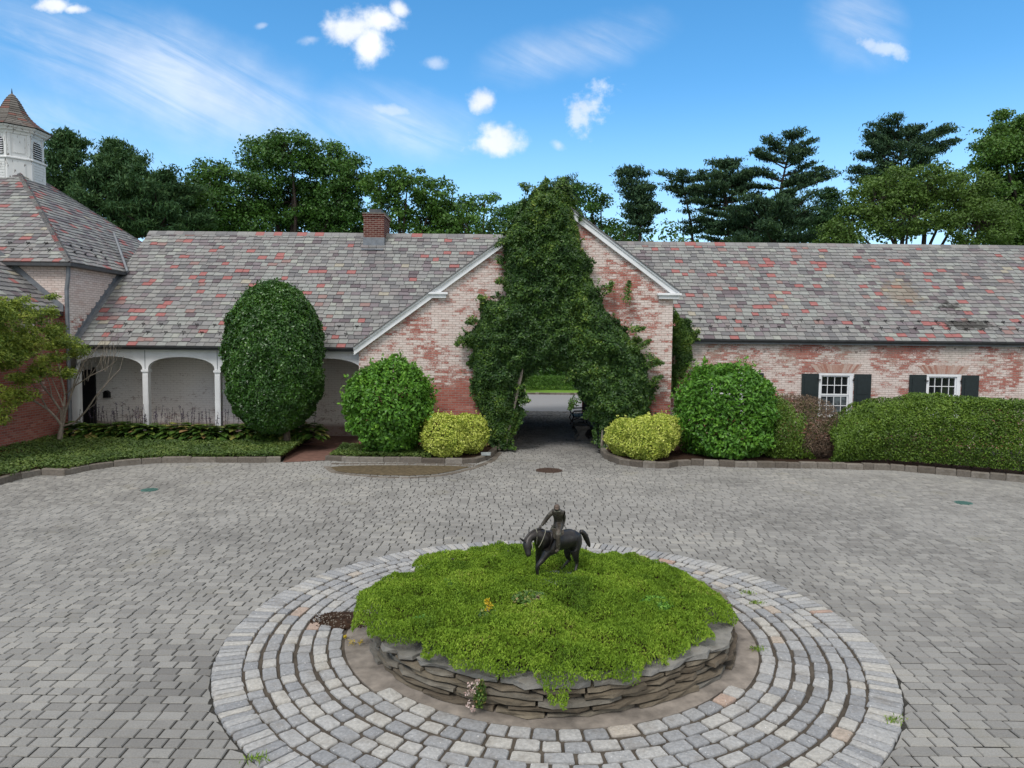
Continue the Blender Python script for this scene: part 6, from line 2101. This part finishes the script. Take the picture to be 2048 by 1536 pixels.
# loose pale stone on the kerb and sticks
b = MB()
p = gnd(972, 911, 0.14)
b.box(p + (-.12, -.06, 0), p + (.12, .07, .08), jit=.02, rng=rng)
tag(b.build('loose_stone', pale_rock), 'loose pale stone lying on the kerb corner left of the archway', 'stone')

# ------------------------------------------------------------------ horse and rider statue
SY = 8.30
ZS = SY / FPX / 8.0                                 # metres per enlarged picture pixel
base = at(980 + 1080 / 8, 990 + 1340 / 8, SY)
_, hh = mound_h(np.array([base[0]]), np.array([base[1]]))
ST = empty('horse_statue', 'dark bronze statue of a jockey leaning over a walking horse, standing in the bed', 'statue', loc=tuple(base))
def sp(x, y, d=0.0):
    return Vector(at(980 + x / 8, 990 + y / 8, SY + d) - base)
def skin(name, chains, mat, parent, sub=2):
    """chains: list of [(x, y, depth, radius)] in statue coordinates; a string key joins chains"""
    bm = bmesh.new()
    keys = {}
    vr = []
    for ch in chains:
        prev = None
        for it in ch:
            if isinstance(it, str):
                v = keys[it]
            else:
                v = bm.verts.new(sp(it[0], it[1], it[2]))
                vr.append((v, it[3]))
                if len(it) > 4:
                    keys[it[4]] = v
            if prev is not None:
                bm.edges.new((prev, v))
            prev = v
    bm.verts.index_update()
    me = bpy.data.meshes.new(name)
    rr = [r for v, r in vr]
    bm.to_mesh(me)
    bm.free()
    o = bpy.data.objects.new(name, me)
    COL.objects.link(o)
    o.parent = parent
    md = o.modifiers.new('skin', 'SKIN')
    md.use_smooth_shade = True
    sv = me.skin_vertices[0].data
    for i, r in enumerate(rr):
        q = (r if isinstance(r, tuple) else (r, r))
        q = tuple(v_ * (0.92 if name == 'horse' else 1.0) for v_ in q)
        sv[i].radius = (q[0] * ZS, q[1] * ZS)
        sv[i].use_root = (i == 0)
    md2 = o.modifiers.new('sub', 'SUBSURF')
    md2.levels = md2.render_levels = sub
    me.materials.append(mat)
    return o
horse = [
    [(1170, 720, .10, 185, 'mid'), (1290, 690, .17, 180), (1385, 700, .24, 150, 'rump'), (1440, 640, .27, 80)],
    ['mid', (1060, 735, .04, 195), (950, 735, -.02, 200, 'sh'), (850, 700, -.08, 165, 'ch'), (760, 640, -.13, 118), (680, 645, -.17, 92), (605, 710, -.20, 78, 'poll'), (598, 800, -.23, 94), (604, 880, -.25, 64), (614, 950, -.27, 50), (620, 990, -.275, 38)],
    # forelegs
    ['sh', (905, 930, -.06, 82), (850, 1030, -.09, 52), (760, 1130, -.12, 42), (748, 1180, -.12, 32), (765, 1270, -.11, 25), (772, 1310, -.11, 30), (762, 1350, -.12, 36)],
    ['ch', (790, 900, .06, 75), (765, 1020, .09, 46), (762, 1130, .10, 38), (785, 1230, .10, 24), (815, 1300, .10, 27), (835, 1330, .09, 34)],
    # hind legs
    ['rump', (1350, 880, .16, 110), (1375, 1000, .18, 58), (1392, 1080, .22, 40), (1385, 1130, .21, 27), (1372, 1190, .19, 28), (1360, 1225, .17, 36)],
    ['rump', (1240, 880, .30, 95), (1235, 970, .32, 55), (1275, 1030, .37, 38), (1215, 1100, .35, 26), (1150, 1165, .33, 27), (1130, 1215, .32, 34)],
]
skin('horse', horse, bronze, ST)
skin('tail', [[(1440, 575, .27, 40), (1500, 610, .30, 48), (1545, 700, .33, 50), (1580, 790, .35, 36), (1595, 835, .36, 12)]], bronze, ST)
skin('mane', [[(860, 560, -.07, 22), (780, 545, -.12, 24), (700, 570, -.16, 24), (620, 630, -.20, 22), (570, 690, -.22, 18), (560, 760, -.27, 14)]], bronze, ST)
skin('ear', [[(540, 735, -.25, 22), (510, 715, -.27, 20), (488, 690, -.28, 6)]], bronze, ST, 1)
skin('ear', [[(612, 690, -.16, 22), (612, 665, -.15, 18), (605, 640, -.15, 6)]], bronze, ST, 1)
rider = [
    [(1095, 455, .05, (85, 70), 'pel'), (1090, 390, .03, (80, 65)), (1085, 320, -.04, (92, 62), 'chst'), (1080, 270, -.08, (78, 54), 'neckb'), (1072, 240, -.11, 38)],
    ['neckb', (1005, 268, -.08, 46), (950, 320, -.08, 40), (895, 395, -.06, 37), (850, 455, -.07, 30), (822, 495, -.07, 26)],
    ['neckb', (1145, 275, -.06, 46), (1180, 335, -.02, 38), (1180, 400, .05, 35), (1165, 470, .02, 28), (1145, 545, -.02, 24)],
    ['pel', (1110, 510, -.05, 60), (1100, 575, -.125, 50), (1088, 640, -.155, 46), (1092, 760, -.15, 42), (1088, 850, -.13, 30), (1085, 885, -.13, 30), (1040, 912, -.16, 22)],
    ['pel', (1060, 500, .16, 60), (1000, 560, .22, 50), (985, 640, .23, 42), (1000, 780, .22, 34), (985, 860, .22, 26)],
]
skin('rider', rider, bronze_worn, ST)
b = MB()   # hands: palm with five curled fingers each
def hand(b, x, y, d, vx, vy):
    L = math.hypot(vx, vy)
    vx, vy = vx / L, vy / L
    nx, ny = -vy, vx
    P = lambda f, s, dd=0.0: np.array(sp(x + vx * f + nx * s, y + vy * f + ny * s, d + dd))
    b.tube([P(-14, 0), P(14, 0), P(24, 0)], [16 * ZS, 17 * ZS, 12 * ZS], 7)
    for s, l in ((-13, 20), (-5, 25), (4, 23), (12, 17)):
        b.tube([P(18, s), P(18 + l * .6, s, -.006), P(18 + l, s, .006)], [6 * ZS, 5.5 * ZS, 4 * ZS], 5)
    b.tube([P(-4, 14), P(8, 25), P(16, 28, .004)], [6.5 * ZS, 6 * ZS, 4 * ZS], 5)
hand(b, 812, 510, -.075, -1, .9)
hand(b, 1138, 568, -.04, -.3, 1)
b.build('hand', bronze_worn, ST, True)
# head with nose, brow, ears; jockey cap
def ball(b, c, r, rot=0.0, seg=14):
    V, F = [], []
    for i in range(seg // 2 + 1):
        ph = math.pi * i / (seg // 2)
        for k in range(seg):
            t = 2 * math.pi * k / seg
            V.append((r[0] * math.sin(ph) * math.cos(t), r[1] * math.sin(ph) * math.sin(t), r[2] * math.cos(ph)))
    for i in range(seg // 2):
        for k in range(seg):
            F.append((i * seg + k, (i + 1) * seg + k, (i + 1) * seg + (k + 1) % seg, i * seg + (k + 1) % seg))
    V = np.array([Matrix.Rotation(rot, 3, 'X') @ Vector(v) for v in V]) + np.array(c)
    b.add(V, np.array(F))
b = MB()
hc = np.array(sp(1070, 208, -.13))
k = ZS
ball(b, hc, (42 * k, 50 * k, 56 * k), rad(25))
ball(b, hc + np.array((-4 * k, -48 * k, -14 * k)), (8 * k, 12 * k, 12 * k))
ball(b, hc + np.array((-18 * k, -40 * k, 4 * k)), (8 * k, 8 * k, 5 * k))
ball(b, hc + np.array((14 * k, -42 * k, 4 * k)), (8 * k, 8 * k, 5 * k))
ball(b, hc + np.array((-2 * k, -38 * k, -36 * k)), (15 * k, 10 * k, 5 * k))
ball(b, hc + np.array((-42 * k, 0, -6 * k)), (6 * k, 10 * k, 14 * k))
ball(b, hc + np.array((42 * k, 0, -6 * k)), (6 * k, 10 * k, 14 * k))
b.build('head', bronze_worn, ST, True)
m_, g_ = new_mat('bronze_cap')
finish(g_, (0.10, 0.072, 0.055), 0.6, g_.noise(objco(g_), 40.0), 0.3, 0.01, 0.2)
b = MB()
ball(b, hc + np.array((0, 2 * k, 14 * k)), (50 * k, 56 * k, 48 * k), rad(20))
ball(b, hc + np.array((-4 * k, -50 * k, 2 * k)), (34 * k, 30 * k, 6 * k), rad(25))
b.build('cap', m_, ST, True)
b = MB()
cn = np.array(sp(1074, 250, -.10))
b.tube([cn + np.array((52 * k * math.cos(t), 34 * k * math.sin(t), 5 * k * math.sin(t))) for t in np.linspace(0, 2 * math.pi, 15)], 9 * k, 5)
m_, g_ = new_mat('worn_edge')
finish(g_, (0.26, 0.25, 0.19), 0.6)
b.build('collar', m_, ST, True)
b = MB()
for ch in ([(728, 520, -.20), (755, 600, -.235), (752, 680, -.24), (745, 790, -.22)], [(885, 520, -.1), (885, 600, -.21), (850, 700, -.235), (812, 785, -.24), (775, 840, -.25)], [(670, 760, -.27), (680, 830, -.29), (690, 900, -.30)]):
    b.tube([np.array(sp(*p)) for p in ch], 5 * k, 5)
b.build('reins', m_, ST, True)
b = MB()
V = [sp(985, 520, -.13), sp(1180, 560, -.10), sp(1185, 620, -.115), sp(1060, 700, -.13), sp(1020, 690, -.13), sp(1000, 600, -.16)]
b.add([list(v) for v in V] + [list(v + Vector((0, -.008, 0))) for v in V], [np.array([[11, 10, 9, 8, 7, 6]]), np.array([(i, (i + 1) % 6, (i + 1) % 6 + 6, i + 6) for i in range(6)])])
b.build('saddle_cloth', bronze_worn, ST)
# plinth rock showing between the plants
b = MB()
pr = gnd(1110, 1168, 0.50)
pb = at(980 + 1060 / 8, 990 + 1290 / 8, SY + .1)
zt = float(base[2])
n = 11
a_ = np.linspace(0, 2 * math.pi, n, endpoint=False)
rr2 = 1 + 0.1 * np.sin(3 * a_) + 0.06 * np.cos(5 * a_)
L1 = np.stack([base[0] + 0.02 + .44 * rr2 * np.cos(a_), base[1] + .08 + .30 * rr2 * np.sin(a_), np.full(n, zt - .12)], 1)
L2 = L1.copy(); L2[:, 2] = zt - .004; L2[:, :2] = L2[:, :2] * .97 + np.array((base[0] + .02, base[1] + .08)) * .03
b.add(np.concatenate([L1, L2]), [np.array([(i, (i + 1) % n, n + (i + 1) % n, n + i) for i in range(n)]), np.array([list(range(n, 2 * n))])])
o = b.build('base', pale_rock, ST)
for v in o.data.vertices:
    v.co -= Vector(base)
